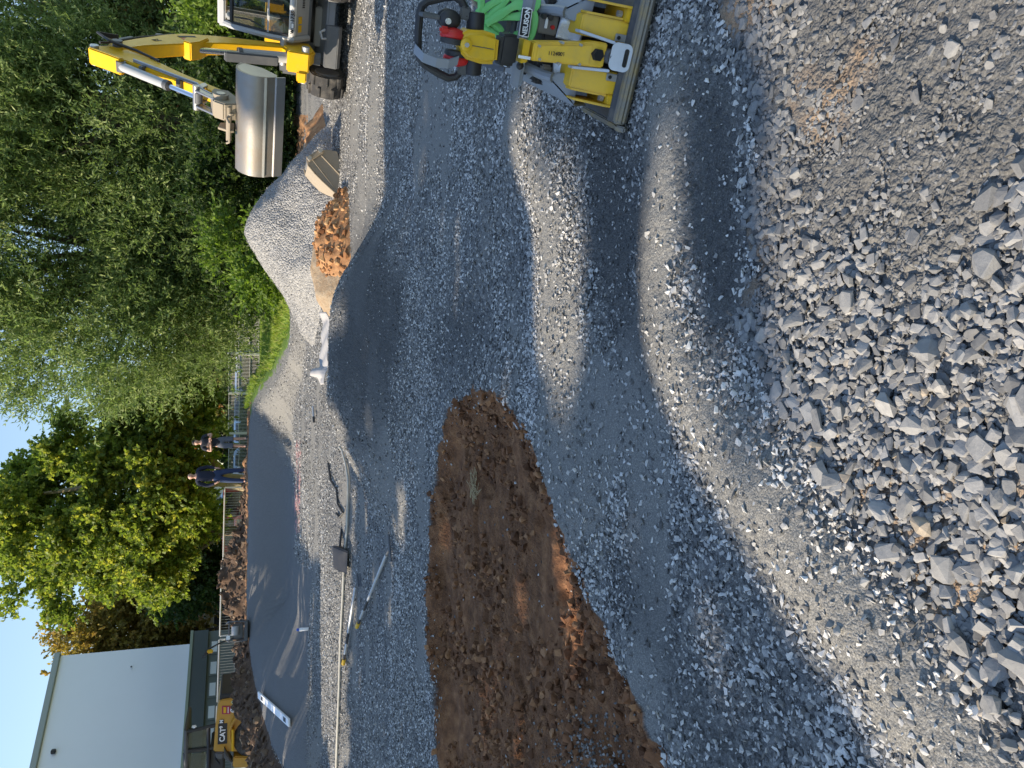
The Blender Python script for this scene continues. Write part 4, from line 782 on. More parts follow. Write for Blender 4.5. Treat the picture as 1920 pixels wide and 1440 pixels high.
def person(label, loc, yaw, H, arms, top, legs, leg_mat, hair, build=1.0, stance=.1):
    r_ = empty('person', label, 'person', loc, yaw); r_.scale = (H/1.75,)*3
    vs = [(0, 0, .95, .13*build, .75), (0, 0, 1.12, .125*build, .75), (0, 0, 1.30, .15*build, .7), (0, .01, 1.44, .10, .75), (0, 0, 1.52, .052), (0, -.01, 1.585, .065), (0, -.015, 1.66, .080), (0, 0, 1.715, .068)]
    es = [(0, 1), (1, 2), (2, 3), (3, 4), (4, 5), (5, 6), (6, 7)]
    vs.append((0, -.095, 1.645, .016)); es.append((6, 8))
    for s in (-1, 1):
        b_ = len(vs); vs += [(s*.10, 0, .88, .095), (s*(stance+.01), -.01, .5, .062), (s*(stance+.03), .01, .10, .042), (s*(stance+.05), -.13, .045, .036)]; es += [(0, b_), (b_, b_+1), (b_+1, b_+2), (b_+2, b_+3)]
        b_ = len(vs); e, w_ = arms[s]; vs += [(s*.19*build, .01, 1.42, .062), (*e, .045), (*w_, .032)]; es += [(3, b_), (b_, b_+1), (b_+1, b_+2)]
        hand(vs, es, b_+2, w_, Vector(w_)-Vector(e), (0, 0, 1) if abs(w_[2]-e[2]) < .15 else (0, 1, 0))
        vs.append((s*.083, .01, 1.645, .017)); es.append((6, len(vs)-1))
    skin_mesh('body', vs, es, M_skin, r_)
    # clothing follows the body
    vs = [(0, 0, .82, .150*build, .82), (0, 0, 1.12, .152*build, .8), (0, 0, 1.30, .172*build, .75), (0, .01, 1.45, .105, .8)]; es = [(0, 1), (1, 2), (2, 3)]
    for s in (-1, 1):
        e, w_ = arms[s]; b_ = len(vs); sh = Vector((s*.19*build, .01, 1.42)); E, W_ = Vector(e), Vector(w_); vs.append((*sh, .078)); es.append((3, b_))
        if top == 'short': vs.append((*sh.lerp(E, .62), .066)); es.append((b_, b_+1))
        else: vs += [(*E, .060), (*E.lerp(W_, .93), .046)]; es += [(b_, b_+1), (b_+1, b_+2)]
    skin_mesh('t_shirt' if top == 'short' else 'jumper', vs, es, M_tee if top == 'short' else M_navy, r_)
    vs = [(0, 0, 1.10, .135*build, .8), (0, 0, .93, .150*build, .8)]; es = [(0, 1)]
    for s in (-1, 1):
        b_ = len(vs); vs.append((s*.10, 0, .84, .112)); es.append((1, b_)); vs.append((s*(stance+.01), -.01, .52, .098 if legs == 'shorts' else .080)); es.append((b_, b_+1))
        if legs != 'shorts': vs += [(s*(stance+.028), .01, .10, .066)]; es.append((b_+1, b_+2))
        else: vs += [(s*(stance+.012), -.01, .47, .098)]; es.append((b_+1, b_+2))
        sv = [(s*(stance+.03), .035, .07, .055), (s*(stance+.045), -.08, .055, .050), (s*(stance+.055), -.17, .045, .038)]; skin_mesh('shoe', sv, [(0, 1), (1, 2)], M_black if legs != 'shorts' else M_rubber, r_)
    skin_mesh('shorts' if legs == 'shorts' else 'jeans', vs, es, leg_mat, r_)
    for s in (-1, 1): MB().sph((s*.033, -.088, 1.675), .0095, 8, 6).build('eye', M_ink, r_)
    MB().sph((0, -.088, 1.607), .022, 10, 6, (1, .35, .28)).build('mouth', M_red if 0 else plain('lips', (.35, .12, .10), .5), r_)
    if hair == 'dark': MB().sph((0, .018, 1.695), .095, 16, 10, (.92, 1.0, .80)).build('hair', M_hair, r_)
    else: MB().sph((0, .035, 1.64), .082, 14, 8, (1.0, .75, .38)).build('hair', plain('grey_hair', (.35, .33, .32), .8), r_)
    return r_
q1 = ony(466, 829, 22.4); q2 = ony(463, 891, 22.5)
pz1 = float(ground_h(q1[0], 22.4)); pz2 = float(ground_h(q2[0], 22.5))
person('man in a dark T-shirt and grey shorts standing with his arms crossed', (q1[0], 22.4, pz1), .12, ony(361, 829, 22.4)[2]-pz1, {-1: ((-.29, -.07, 1.16), (.02, -.23, 1.20)), 1: ((.29, -.07, 1.16), (-.03, -.20, 1.24))}, 'short', 'shorts', M_short, 'dark', 1.0, .10)
person('bald man in a navy jumper and jeans standing with his hands at his pockets', (q2[0], 22.5, pz2), .25, ony(350, 891, 22.5)[2]-pz2, {-1: ((-.29, .05, 1.15), (-.23, -.06, .93)), 1: ((.29, .05, 1.15), (.23, -.06, .93))}, 'long', 'jeans', M_jean, 'bald', 1.12, .14)

# ---------------------------------------------------------------- wheel loader behind the spoil heap
LY = 29.0
def LP(px, py, Y=LY): return Vector(ony(px, py, Y))
lo = empty('wheel_loader', 'ochre wheel loader with a black-framed cab, half hidden by the spoil heap', 'wheel loader', (LP(450, 1400).x, LY+1.1, .4)); LO = lo.location
def lprism(pts, name, mat, Y=LY, depth=2.2, par=lo, bev=.04): return MB().prism([LP(a, b_, Y)-LO for a, b_ in pts], (0, depth, 0)).build(name, mat, par, bev, 3)
hood = lprism([(410, 1317), (407, 1335), (404, 1360), (401, 1398), (400, 1410), (470, 1410), (470, 1306), (448, 1306), (440, 1309), (414, 1313)], 'engine_hood', M_ochre, LY, 2.2)
lprism([(413, 1302), (411, 1316), (440, 1308), (449, 1306), (449, 1296), (440, 1299)], 'rear_grille', M_black, LY+.1, 2.0)
lprism([(448, 1294), (448, 1304), (480, 1304), (480, 1294)], 'counterweight', M_ochre, LY-.05, 2.3)
# cab
cabF = []
def lbar(a, b_, r, Y=LY+.1): return LP(*a, Y)-LO, LP(*b_, Y)-LO
def cab_frame(Y):
    mb = MB()
    for a, b_, r in (((352, 1372), (432, 1353), .07), ((352, 1372), (349, 1384), .07), ((349, 1384), (347, 1408), .06), ((347, 1408), (402, 1402), .06), ((352, 1410), (392, 1405), .05), ((347, 1412), (350, 1460), .08), ((391, 1362), (391, 1440), .07), ((355, 1408), (440, 1396), .06)): mb.cyl(*lbar(a, b_, r, Y), r, n=8)
    return mb
cab_frame(LY+.15).build('cab_frame', M_black, lo); cab_frame(LY+1.9).build('cab_frame', M_black, lo)
M_cabglass = plain('tinted_cab_glass', (.02, .04, .035), .05, spec=.8)
gm = M_cabglass.node_tree; gb = gm.nodes['Principled BSDF']; gb.inputs['Transmission Weight'].default_value = .75; gb.inputs['Alpha'].default_value = .45
lprism([(354, 1374), (389, 1365), (391, 1404), (350, 1407)], 'cab_glass', M_cabglass, LY+.18, .02, lo, 0)
lprism([(353, 1414), (390, 1410), (390, 1460), (353, 1460)], 'cab_glass', M_cabglass, LY+.18, .02, lo, 0)
lprism([(345, 1368), (352, 1370), (352, 1470), (343, 1470)], 'cab_roof', M_dgrey, LY+.05, 2.1)
lprism([(394, 1405), (420, 1405), (420, 1470), (394, 1470)], 'cab_base', M_black, LY+.3, 1.5)
lprism([(358, 1363), (369, 1361), (368, 1366), (360, 1367)], 'work_lamp', M_wlab, LY+.05, .15)
# fender arch and wheel
def arc(cx, cy, r0, r1, a0, a1, n=14): return [(cx-r1*math.sin(R(a0+(a1-a0)*k/n)), cy+r1*math.cos(R(a0+(a1-a0)*k/n))) for k in range(n+1)]+[(cx-r0*math.sin(R(a1-(a1-a0)*k/n)), cy+r0*math.cos(R(a1-(a1-a0)*k/n))) for k in range(n+1)]
lprism(arc(475, 1378, 42, 46, 60, 190), 'fender', M_ochre, LY-.25, .5)
lprism([(434, 1368), (434, 1411), (439, 1411), (439, 1368)], 'fender', M_yellow, LY-.3, .6)
wc = LP(478, 1381, LY)-LO
tyre = MB().lathe([(.30, -.25), (.68, -.25), (.75, -.18), (.75, .18), (.68, .25), (.30, .25)], (wc.x, -.95, wc.z), 28, 'Y').build('wheel', M_rubber, lo); MB().cyl((wc.x, -1.22, wc.z), (wc.x, -.7, wc.z), .36, n=20).build('rim', M_ochre, tyre)
mud = MB(); [mud.tube([LP(456+.0*k, 1370, LY-.26)-LO, LP(454, 1385, LY-.26)-LO, LP(460, 1396, LY-.26)-LO, LP(470, 1407, LY-.26)-LO], [.07, .10, .11, .08], 7) for k in range(1)]; mud.build('tyre_mud', mt_sand, tyre)
lprism([(438, 1419), (436, 1440), (480, 1440), (480, 1419)], 'step_box', M_ochre, LY-.15, .6); lprism([(420, 1403), (424, 1411), (437, 1432), (420, 1425)], 'front_fender', M_dgrey, LY-.2, .5)
ml = MB(); ml.tube([LP(403, 1410)-LO, LP(404, 1422)-LO, LP(412, 1432, LY-.4)-LO], .03, 6); ml.build('mirror_arm', M_black, lo); lprism([(402, 1412), (420, 1411), (418, 1424), (406, 1424)], 'mirror', M_dgrey, LY-.5, .1)
def ltext(name, s, a, size, mat, par=lo, tilt=-.06): return text(name, s, size, frame(LP(*a, LY-.045)-LO, (1, 0, tilt), (0, 0, 1)), mat, par, .008)
lprism([(409, 1358), (426, 1356), (426, 1394), (408, 1396)], 'black_decal', M_black, LY-.02, .03, hood, 0); ltext('lettering', 'CAT', (417.5, 1378), .25, M_wlab, hood)
lprism([(411, 1351), (420, 1349), (420, 1356), (411, 1358)], 'black_decal', M_black, LY-.02, .03, hood, 0); ltext('lettering', 'M', (415.5, 1352.8), .15, M_wlab, hood); ltext('lettering', '9', (415, 1363.5), .15, M_wlab, hood)
lprism([(416, 1324), (432, 1324), (432, 1339), (416, 1339)], 'red_sticker', plain('crimson_sticker', (.35, .02, .06), .5), LY-.02, .03, hood, 0); lprism([(419, 1326), (424, 1326), (424, 1337), (419, 1337)], 'yellow_band', M_yellow, LY-.03, .02, hood, 0); lprism([(427, 1326), (428.5, 1326), (428.5, 1337), (427, 1337)], 'white_band', M_wlab, LY-.03, .02, hood, 0)
def disc(a, r, mat, name, off): q = LP(*a, LY)-LO; MB().cyl(q+V3(0, -off, 0), q+V3(0, .02, 0), r, n=24).build(name, mat, hood)
disc((437.5, 1330), .105, M_wlab, 'round_sticker', .025); ltext('lettering', '20', (437.5, 1330), .15, M_ink, hood)
lprism([(433, 1317), (438, 1312), (443, 1317), (438, 1322)], 'green_sticker', plain('pale_green_sticker', (.45, .62, .40), .5), LY-.02, .03, hood, 0)

# ---------------------------------------------------------------- small things lying about
def gpt(px, py, lift=0.0):
    """where the ray through a photo pixel meets the ground"""
    r_ = ray(px, py); lo_, hi_ = .3, 60.0; ts = np.linspace(.0004, .045, 6000); P = CAM+ts[:, None]*r_; g = ground_h(P[:, 0], P[:, 1]); k = np.argmax(P[:, 2] < g); q = P[k]; return Vector((q[0], q[1], float(g[k])+lift))
hs = MB(); hp = [gpt(px, py, .03) for px, py in ((640, 838), (645, 845), (652, 870), (657, 900), (656, 950), (654, 1000), (650, 1040), (648, 1080), (646, 1130), (642, 1200), (640, 1290), (636, 1380), (634, 1450))]
hs.tube(hp, .017, 8); tag(hs.build('water_hose', plain('pale_hose', (.52, .48, .40), .6, dirt=.4), None), 'pale hose lying along the graded edge left of the roller', 'hose')
hs = MB(); hs.tube([gpt(px, py, .02) for px, py in ((618, 868), (622, 900), (634, 918), (636, 945), (646, 962), (640, 970), (633, 962))], .016, 6); tag(hs.build('black_hose', M_black, None), 'short black hose curled on the gravel beyond the pale hose', 'hose')
def rake(label, a, b_, head):
    A, B = gpt(*a, .04), gpt(*b_, .05); r_ = empty('asphalt_rake', label, 'rake', A, group='long-handled rakes'); d = B-A
    for k, (s0, s1, mt) in enumerate(((0, .58, M_galv), (.58, .72, M_black), (.72, .86, M_galv), (.86, .93, M_black), (.93, 1.0, M_yellow))): MB().cyl(d*s0, d*s1, .020 if k < 4 else .028, n=10).build(('pole', 'grip_band', 'pole', 'grip_band', 'end_grip')[k], mt, r_)
    H0, H1 = gpt(*head[0], .04)-A, gpt(*head[1], .04)-A; mb = MB(); mb.cyl(H0, H1, .014, n=8); n = 12
    for k in range(n+1): p = H0.lerp(H1, k/n); mb.cyl(p, p+V3(0, -.02, -.05)+(H0-H1).cross(V3(0, 0, 1)).normalized()*.05, .006, n=5)
    mb.cyl((H0+H1)/2, V3(0, 0, 0), .012, n=6); mb.build('rake_head', M_dgrey, r_)
rake('levelling rake with a yellow end grip lying nearer, tilted across the gravel', (731, 1040), (676, 1175), ((735, 1002), (740, 1052)))
rake('levelling rake lying along the pale hose with its far end near the spray can', (672, 1100), (650, 1245), ((675, 1078), (678, 1100)))
# upturned black bucket-shaped scoop
sc_ = gpt(652, 1052); sco = empty('square_shovel', 'black square-mouthed shovel lying upturned across the pale hose', 'shovel', sc_)
MB().prism([(-.16, -.12, .02), (.16, -.16, .02), (.20, .10, .20), (-.14, .12, .17)], (.02, .05, .02)).build('blade', M_black, sco, .01); MB().prism([(-.16, -.12, .02), (-.14, .12, .17), (-.11, .13, .05)], (.02, .01, 0)).build('blade_side', M_black, sco); MB().prism([(.16, -.16, .02), (.20, .10, .20), (.17, .10, .05)], (.02, .01, 0)).build('blade_side', M_black, sco)
MB().cyl((0, .05, .13), (.45, .30, .06), .016, n=8).build('shaft', M_black, sco)
cn = gpt(579, 1179); cone = empty('marker_can', 'white marking spray can with a blue cap standing at the asphalt edge', 'spray can', cn)
hc = ony(556, 1176, cn.y)[2]-cn.z; rc = hc*.14; MB().lathe([(rc*.9, 0), (rc, .01), (rc, hc*.74), (rc*.8, hc*.80)], n=18).build('can', M_wlab, cone); MB().lathe([(rc*.86, hc*.80), (rc*.86, hc*.93), (rc*.5, hc), (rc*.2, hc*1.0)], n=18).build('cap', plain('blue_cap', (.03, .10, .45), .4), cone)
sa_, sb_ = gpt(492, 1302, .06), gpt(551, 1354, .06); d = sb_-sa_; st_ = empty('straightedge', 'white aluminium straightedge with dark hand holes lying on the asphalt slope', 'straightedge', sa_)
nrm = d.cross(V3(1, 0, 0)).normalized(); nrm = nrm if nrm.z > 0 else -nrm; wv_ = d.cross(nrm).normalized()*.075
MB().prism([-wv_, wv_, d+wv_, d-wv_], nrm*.04).build('bar', plain('white_aluminium', (.78, .78, .78), .45), st_, .006)
for s in (.12, .86): MB().prism([d*s-wv_*.55, d*s+wv_*.55, d*(s+.07)+wv_*.55, d*(s+.07)-wv_*.55], nrm*.043).build('hand_hole', M_ink, st_)
tl0, tl1 = gpt(592, 762, .05), gpt(594, 792, .05); tlo = empty('hand_tamper_pole', 'white and black tool pole lying past the crest of the roller', 'pole', tl0); dd = tl1-tl0
MB().cyl(V3(0, 0, 0), dd*.65, .018, n=8).build('pole', M_galv, tlo); MB().cyl(dd*.65, dd, .022, n=8).build('grip', M_black, tlo)
# sheet of white fleece lying over the back of the roller
n0, n1 = 40, 10; gv = []
for i in range(n0):
    f_ = i/(n0-1); py = 585+f_*136; e0x = np.interp(py, [585, 600, 640, 690, 700, 722], [600, 606, 604, 599, 594, 602]); e1x = np.interp(py, [585, 600, 640, 690, 722], [612, 622, 616, 616, 606])
    for j in range(n1):
        g_ = j/(n1-1); q = Vector(ony(e0x+(e1x-e0x)*g_, py, 10.75-.5*g_)); q.z += .010*math.sin(i*.6+j*.7)+.004*math.sin(i*1.7-j*1.9)+(.08*(1-g_) if 690 < py < 706 else 0); gv.append(q[:])
ix = np.arange(n0*n1).reshape(n0, n1); me = np_mesh('fleece_sheet', gv, np.stack([ix[:-1, :-1], ix[:-1, 1:], ix[1:, 1:], ix[1:, :-1]], -1).reshape(-1, 4), 4, True)
o = link('fleece_sheet', me, plain('white_fleece', (.32, .31, .305), .9, dirt=.3, dcol=(.45, .43, .42), scale=3)); so_ = o.modifiers.new('thick', 'SOLIDIFY'); so_.thickness = .012; tag(o, 'crumpled strip of white fleece lying behind the crest of the roller', 'fleece sheet')
# digging bucket standing on the ground in front of the gravel heap
bk = gpt(636, 335); BY = bk.y; bkt = empty('digging_bucket', 'worn yellow-grey digging bucket with teeth standing in front of the gravel heap', 'excavator bucket', bk)
def BP(px, py, Y=BY): return Vector(ony(px, py, Y))-bk
prof_b = [(574, 297), (577, 310), (590, 326), (604, 340), (617, 352), (628, 362), (640, 372), (637, 340), (637, 300), (632, 284), (612, 280), (590, 286)]
side_pts = [BP(a, b_) for a, b_ in prof_b]
for dy in (0, .62): MB().prism([p+V3(0, dy, 0) for p in side_pts], (0, .03, 0)).build('side_plate', M_rusty, bkt, .006)
shell = [(577, 310), (590, 326), (604, 340), (617, 352), (628, 362), (640, 372)]
for a, b_ in zip(shell, shell[1:]):
    A, B = BP(*a), BP(*b_); k = (B-A).normalized(); nn = Vector((-k.z, 0, k.x))*.02; MB().prism([A+V3(0, .03, 0), B+V3(0, .03, 0), B+V3(0, .62, 0), A+V3(0, .62, 0)], nn).build('shell_plate', M_rusty, bkt)
MB().prism([BP(574, 296)+V3(0, -.05, 0), BP(580, 304)+V3(0, -.05, 0), BP(606, 287)+V3(0, -.05, 0), BP(601, 279)+V3(0, -.05, 0)], (0, .045, 0)).build('hanger_plate', M_rusty, bkt, .005)
for A, B in zip(shell, shell[1:]): MB().cyl(BP(*A)+V3(0, -.004, 0), BP(*B)+V3(0, -.004, 0), .014, n=8).build('edge_strip', M_rusty, bkt)
MB().cyl(BP(603, 292)+V3(0, -.006, 0), BP(639, 330)+V3(0, -.006, 0), .010, n=8).build('seam', M_rusty, bkt)
MB().cyl(BP(586, 300)+V3(0, -.006, 0), BP(632, 360)+V3(0, -.006, 0), .008, n=8).build('seam', M_rusty, bkt)
for q in ((580, 298), (600, 284)): MB().cyl(BP(*q)+V3(0, -.08, 0), BP(*q)+V3(0, .6, 0), .035, n=12).build('hanger_pin', M_steel, bkt)
for dy in (.05, .21, .37, .55): MB().prism([BP(628, 364)+V3(0, dy, 0), BP(640, 372)+V3(0, dy, 0), BP(641, 388)+V3(0, dy, 0)], (0, .06, 0)).build('tooth', M_rusty, bkt, .004)
# dry straw lying in a hollow of the dirt
sw = gpt(895, 915); sto = empty('straw_tuft', 'small wisp of dry straw lying in a hollow of the brown dirt', 'straw', sw); mb = MB(); rs_ = random.Random(3)
for k in range(46):
    a = rs_.uniform(0, 6.28); l = rs_.uniform(.05, .13); p0 = V3(rs_.gauss(0, .035), rs_.gauss(0, .03), rs_.uniform(.005, .03)); mb.tube([p0, p0+V3(math.cos(a)*l*.5, math.sin(a)*l*.5, rs_.uniform(.0, .03)), p0+V3(math.cos(a+.5)*l, math.sin(a+.5)*l, rs_.uniform(0, .02))], .0016, 4)
mb.build('stalks', plain('dry_straw', (.42, .33, .18), .8), sto)
# machine standing on the berm rim: trench tamper / plate with an engine
vp_ = ony(464, 1188, 20.6); vg = float(ground_h(vp_[0], 20.9)); vpl = empty('plate_tamper', 'small dark engine-driven plate tamper standing on the far rim beside the spoil heap', 'plate tamper', (vp_[0], 20.9, vg), .2)
MB().box((0, 0, .06), (.50, .55, .09)).build('base_plate', M_dgrey, vpl, .02); MB().box((0, 0, .26), (.36, .34, .26)).build('engine', M_dgrey, vpl, .03); MB().cyl((-.08, -.2, .33), (.14, -.2, .33), .09, n=14).build('air_filter', M_lgrey, vpl)
mb = MB(); [mb.tube([(s*.24, -.2, .08), (s*.26, -.1, .48), (s*.2, .1, .56), (s*.24, .25, .1)], .018, 6) for s in (-1, 1)]; mb.tube([(-.26, -.1, .48), (.26, -.1, .48)], .018, 6); mb.build('guard_frame', M_dgrey, vpl)
mb = MB(); mb.tube([(-.14, .2, .2), (-.3, .1, .75), (-.42, .0, 1.02), (-.5, -.02, 1.06)], .02, 8); mb.tube([(-.5, -.15, 1.0), (-.58, -.12, 1.12), (-.58, .12, 1.12), (-.5, .15, 1.0)], .018, 8); mb.build('handle', M_black, vpl); MB().box((-.45, 0, .93), (.09, .12, .14)).build('throttle_knob', M_yellow, vpl, .02); MB().box((-.12, -.3, .50), (.10, .02, .09)).build('label', M_wlab, vpl)
# ---------------------------------------------------------------- mini excavator: local X forward, Y to its left, Z up
eh = (-.6, -.8); zex = float(ground_h(5.6, 12.2))
ex = empty('mini_excavator', 'yellow and grey mini excavator with a cab, arm raised, holding a ditching bucket', 'excavator', (5.953, 12.736, 0.2), math.atan2(eh[1], eh[0]))
def track(cy):
    Ht, W_ = .53, .34; prof = []
    for k in range(9): a = math.pi/2+math.pi*k/8; prof.append((-1.0+math.cos(a)*.24, .27+math.sin(a)*.26))
    for k in range(9): a = -math.pi/2+math.pi*k/8; prof.append((1.0+math.cos(a)*.25, .27+math.sin(a)*.265))
    mb = MB(); mb.prism([(x, cy-W_/2, z) for x, z in prof], (0, W_, 0)); tr = mb.build('track', M_rubber, ex, .02)
    lg = MB(); n = len(prof); pts = [Vector((x, 0, z)) for x, z in prof]; cum = [0]
    for k in range(n): cum.append(cum[-1]+(pts[(k+1) % n]-pts[k]).length)
    m_ = 54
    for q in range(m_):
        s = cum[-1]*q/m_; k = max(i for i in range(n) if cum[i] <= s); A, B = pts[k], pts[(k+1) % n]; f_ = (s-cum[k])/(cum[k+1]-cum[k]); p = A.lerp(B, f_); t_ = (B-A).normalized(); nn = Vector((t_.z, 0, -t_.x))
        rot = Matrix((t_, (0, 1, 0), nn)).transposed(); lg.box(p+nn*.012+V3(0, cy+(.085 if q % 2 else -.085), 0), (.052, .15, .035), rot)
    lg.build('lug', M_rubber, tr, .006)
    for x in (-1.0, 1.0): MB().lathe([(.05, -.19), (.19, -.19), (.20, -.16), (.20, .16), (.19, .19), (.05, .19)], (x, cy, .27), 18, 'Y').build('sprocket' if x < 0 else 'idler', M_dgrey, tr)
    for x in (-.6, -.2, .2, .6): MB().cyl((x, cy-.18, .13), (x, cy+.18, .13), .08, n=12).build('roller', M_dgrey, tr)
track(-.72); track(.72)
mb = MB(); mb.box((0, 0, .38), (1.0, .6, .18)); mb.prism([(.35, -.56, .32), (.75, -.56, .18), (.75, .56, .18), (.35, .56, .32)], (-.05, 0, .12)); mb.box((-.5, 0, .30), (.5, 1.1, .14)); mb.build('undercarriage', M_lgrey, ex, .02)
MB().cyl((0, 0, .46), (0, 0, .60), .36, n=28).build('slewing_ring', M_dgrey, ex)
# dozer blade at the front of the tracks
bl = MB(); bl.prism([(1.16, -.42, .10), (1.22, -.42, .16), (1.20, -.42, .34), (1.16, -.42, .36), (1.13, -.42, .22)], (0, .62, 0)); blo = bl.build('dozer_blade', M_dgrey, ex, .01)
MB().tube([(.5, -.3, .25), (.9, -.22, .22), (1.15, -.2, .2)], .05, 8).build('blade_arm', M_lgrey, blo); MB().tube([(1.15, .0, .3), (1.22, .0, .40), (1.17, .08, .43), (1.15, .12, .36)], .02, 8).build('lifting_eye', M_lgrey, blo)
# house
MB().prism([(1.02, -.42, .56), (1.02, .76, .56), (-.9, .76, .56), (-1.15, .45, .56), (-1.15, -.45, .56), (-.9, -.78, .56), (.6, -.78, .56), (1.0, -.62, .56)], (0, 0, .12)).build('deck', M_dgrey, ex, .02)
MB().prism([(.05, -.77, .685), (-.85, -.77, .685), (-1.2, -.45, .685), (-1.2, .45, .685), (-.85, .77, .685), (.0, .77, .685), (.0, -.2, .685)], (0, 0, .52)).build('engine_hood', M_yellow, ex, .06)
MB().prism([(.95, -.60, .685), (1.0, -.40, .685), (.95, -.12, .685), (.08, -.12, .685), (.08, -.74, .685), (.75, -.74, .685)], (0, 0, .30)).build('front_cowl', M_dgrey, ex, .05)
MB().box((.10, -.40, 1.02), (.35, .4, .22)).build('tank_cover', M_yellow, ex, .04)
# cab: side profile in X,Z
y0, y1 = -.07, .74
profC = [(.98, .585), (1.26, .80), (1.30, .86), (1.26, 1.20), (1.02, 1.72), (.90, 1.83), (.10, 1.86), (-.02, 1.70), (-.02, .69), (.2, .585)]
def cabbar(pts, r, name='cab_frame', mat=None): return MB().tube(pts, r, 8).build(name, mat or M_lgrey, ex)
cabf = MB()
for yy in (y0, y1):
    A = [(x, yy, z) for x, z in ((1.02, .60), (1.29, .84), (1.27, 1.18), (1.04, 1.71), (.90, 1.82))]; cabf.tube(A, [.05, .052, .046, .046, .05], 8)
    cabf.tube([(.90, yy, 1.82), (.1, yy, 1.84), (0, yy, 1.72), (0, yy, .70)], .05, 8)
cabf.tube([(1.29, y0, .84), (1.29, y1, .84)], .035, 8)
cfo = cabf.build('cab_frame', M_lgrey, ex)
MB().prism([(x, y0-.05, z) for x, z in ((.98, 1.79), (.93, 1.90), (.08, 1.92), (-.06, 1.84), (-.04, 1.79))], (0, y1-y0+.1, 0)).build('cab_roof', M_lgrey, ex, .035, 3)
# the front: lower panel with the number, windscreen, dark seals
def fr(y, z):   # front face at height z
    return (float(np.interp(z, [.585, .80, .86, 1.20, 1.72], [1.0, 1.27, 1.305, 1.265, 1.04])), y, z)
MB().prism([fr(y0+.05, .60), fr(y1-.05, .60), fr(y1-.05, .80), fr(y0+.05, .80)], (-.03, 0, 0.01)).build('front_panel', M_lgrey, ex, .004)
pl_ = MB(); pl_.prism([(a+.012, b_, c_) for a, b_, c_ in (fr(y0+.02, .80), fr(y1-.02, .80), fr(y1-.02, .895), fr(y0+.02, .895))], (.012, 0, 0)); npl = pl_.build('number_panel', M_wlab, ex, .003)
fdir = Vector((0, 1, 0)); fup = Vector((.02, 0, 1))
text('lettering', '1738', .078, frame((1.335, y0+.335, .848), fdir, fup), M_ink, npl, .002)
MB().box((1.327, y0+.205, .848), (.004, .075, .045)).build('sticker_outline', M_dgrey, npl); MB().box((1.331, y0+.205, .848), (.004, .062, .032)).build('sticker', M_wlab, npl)
text('logo', 'W', .06, frame((1.335, y0+.125, .848), fdir, fup), M_ink, npl, .003)
fn_ = Vector((.62, 0, -.78)).normalized()
for yy, s in ((.15, 0), (.27, 0)):
    q = fr(y0+yy, .735); MB().prism([Vector(fr(y0+yy-.05, .715))+fn_*.006, Vector(fr(y0+yy+.05, .715))+fn_*.006, Vector(fr(y0+yy+.05, .765))+fn_*.006, Vector(fr(y0+yy-.05, .765))+fn_*.006], fn_*.006).build('yellow_sticker', M_yellow, ex)
for k in range(4): MB().prism([Vector(fr(y0+.44+.03*k, .68))+fn_*.006, Vector(fr(y0+.455+.03*k, .68))+fn_*.006, Vector(fr(y0+.455+.03*k, .71))+fn_*.006, Vector(fr(y0+.44+.03*k, .71))+fn_*.006], fn_*.005).build('vent_slot', M_black, ex)
M_screen, t, b = nodes('cab_windscreen'); b.inputs['Base Color'].default_value = (.015, .03, .025, 1); b.inputs['Roughness'].default_value = .04; b.inputs['Alpha'].default_value = .42; b.inputs['Specular IOR Level'].default_value = .9
for za_, zb_ in ((.90, 1.17), (1.21, 1.70)):
    MB().prism([fr(y0+.07, za_), fr(y1-.07, za_), fr(y1-.07, zb_), fr(y0+.07, zb_)], (.008, 0, 0)).build('windscreen', M_screen, ex)
MB().prism([fr(y0+.05, 1.175), fr(y1-.05, 1.175), fr(y1-.05, 1.205), fr(y0+.05, 1.205)], (.03, 0, 0)).build('window_bar', M_lgrey, ex)
for yy in (y0+.055, y1-.055): MB().tube([Vector(fr(yy, z))+V3(.012, 0, 0) for z in (.90, 1.18, 1.70)], .018, 6).build('seal', M_black, ex)
MB().tube([Vector(fr(y0+.07, 1.70))+V3(.012, 0, 0), Vector(fr(y1-.07, 1.70))+V3(.012, 0, 0)], .03, 6).build('seal', M_black, ex)
for yy in (y0, y1):
    s = -1 if yy == y0 else 1
    MB().prism([(.06, yy, .95), (1.20, yy, .95), (1.21, yy, 1.2), (.99, yy, 1.70), (.06, yy, 1.74)], (0, .008*s, 0)).build('side_window', M_screen, ex); MB().prism([(.0, yy-.02*s, .60), (1.02, yy-.02*s, .62), (1.24, yy-.02*s, .83), (1.22, yy-.02*s, .93), (.0, yy-.02*s, .93)], (0, .03*s, 0)).build('side_panel', M_lgrey, ex, .006)
# inside: seat, levers, rails, wiper
MB().prism([(.25, .15, .80), (.75, .15, .84), (.75, .15, .96), (.25, .15, .94)], (0, .42, 0)).build('seat', M_black, ex, .04); MB().prism([(.16, .17, .92), (.3, .17, .92), (.22, .17, 1.55), (.10, .17, 1.55)], (0, .38, 0)).build('seat_back', M_black, ex, .04)
for yy in (.18, .36): MB().tube([(.98, yy, .72), (1.02, yy, 1.0), (.98, yy, 1.12)], .013, 6).build('control_lever', M_black, ex)
MB().tube([Vector(fr(y1-.14, 1.25))+V3(-.04, 0, 0), Vector(fr(y1-.24, .92))+V3(-.04, 0, 0)], .012, 6).build('guard_rail', M_lgrey, ex); MB().tube([Vector(fr(y1-.24, 1.26))+V3(-.04, 0, 0), Vector(fr(y1-.31, .92))+V3(-.04, 0, 0)], .012, 6).build('guard_rail', M_lgrey, ex)
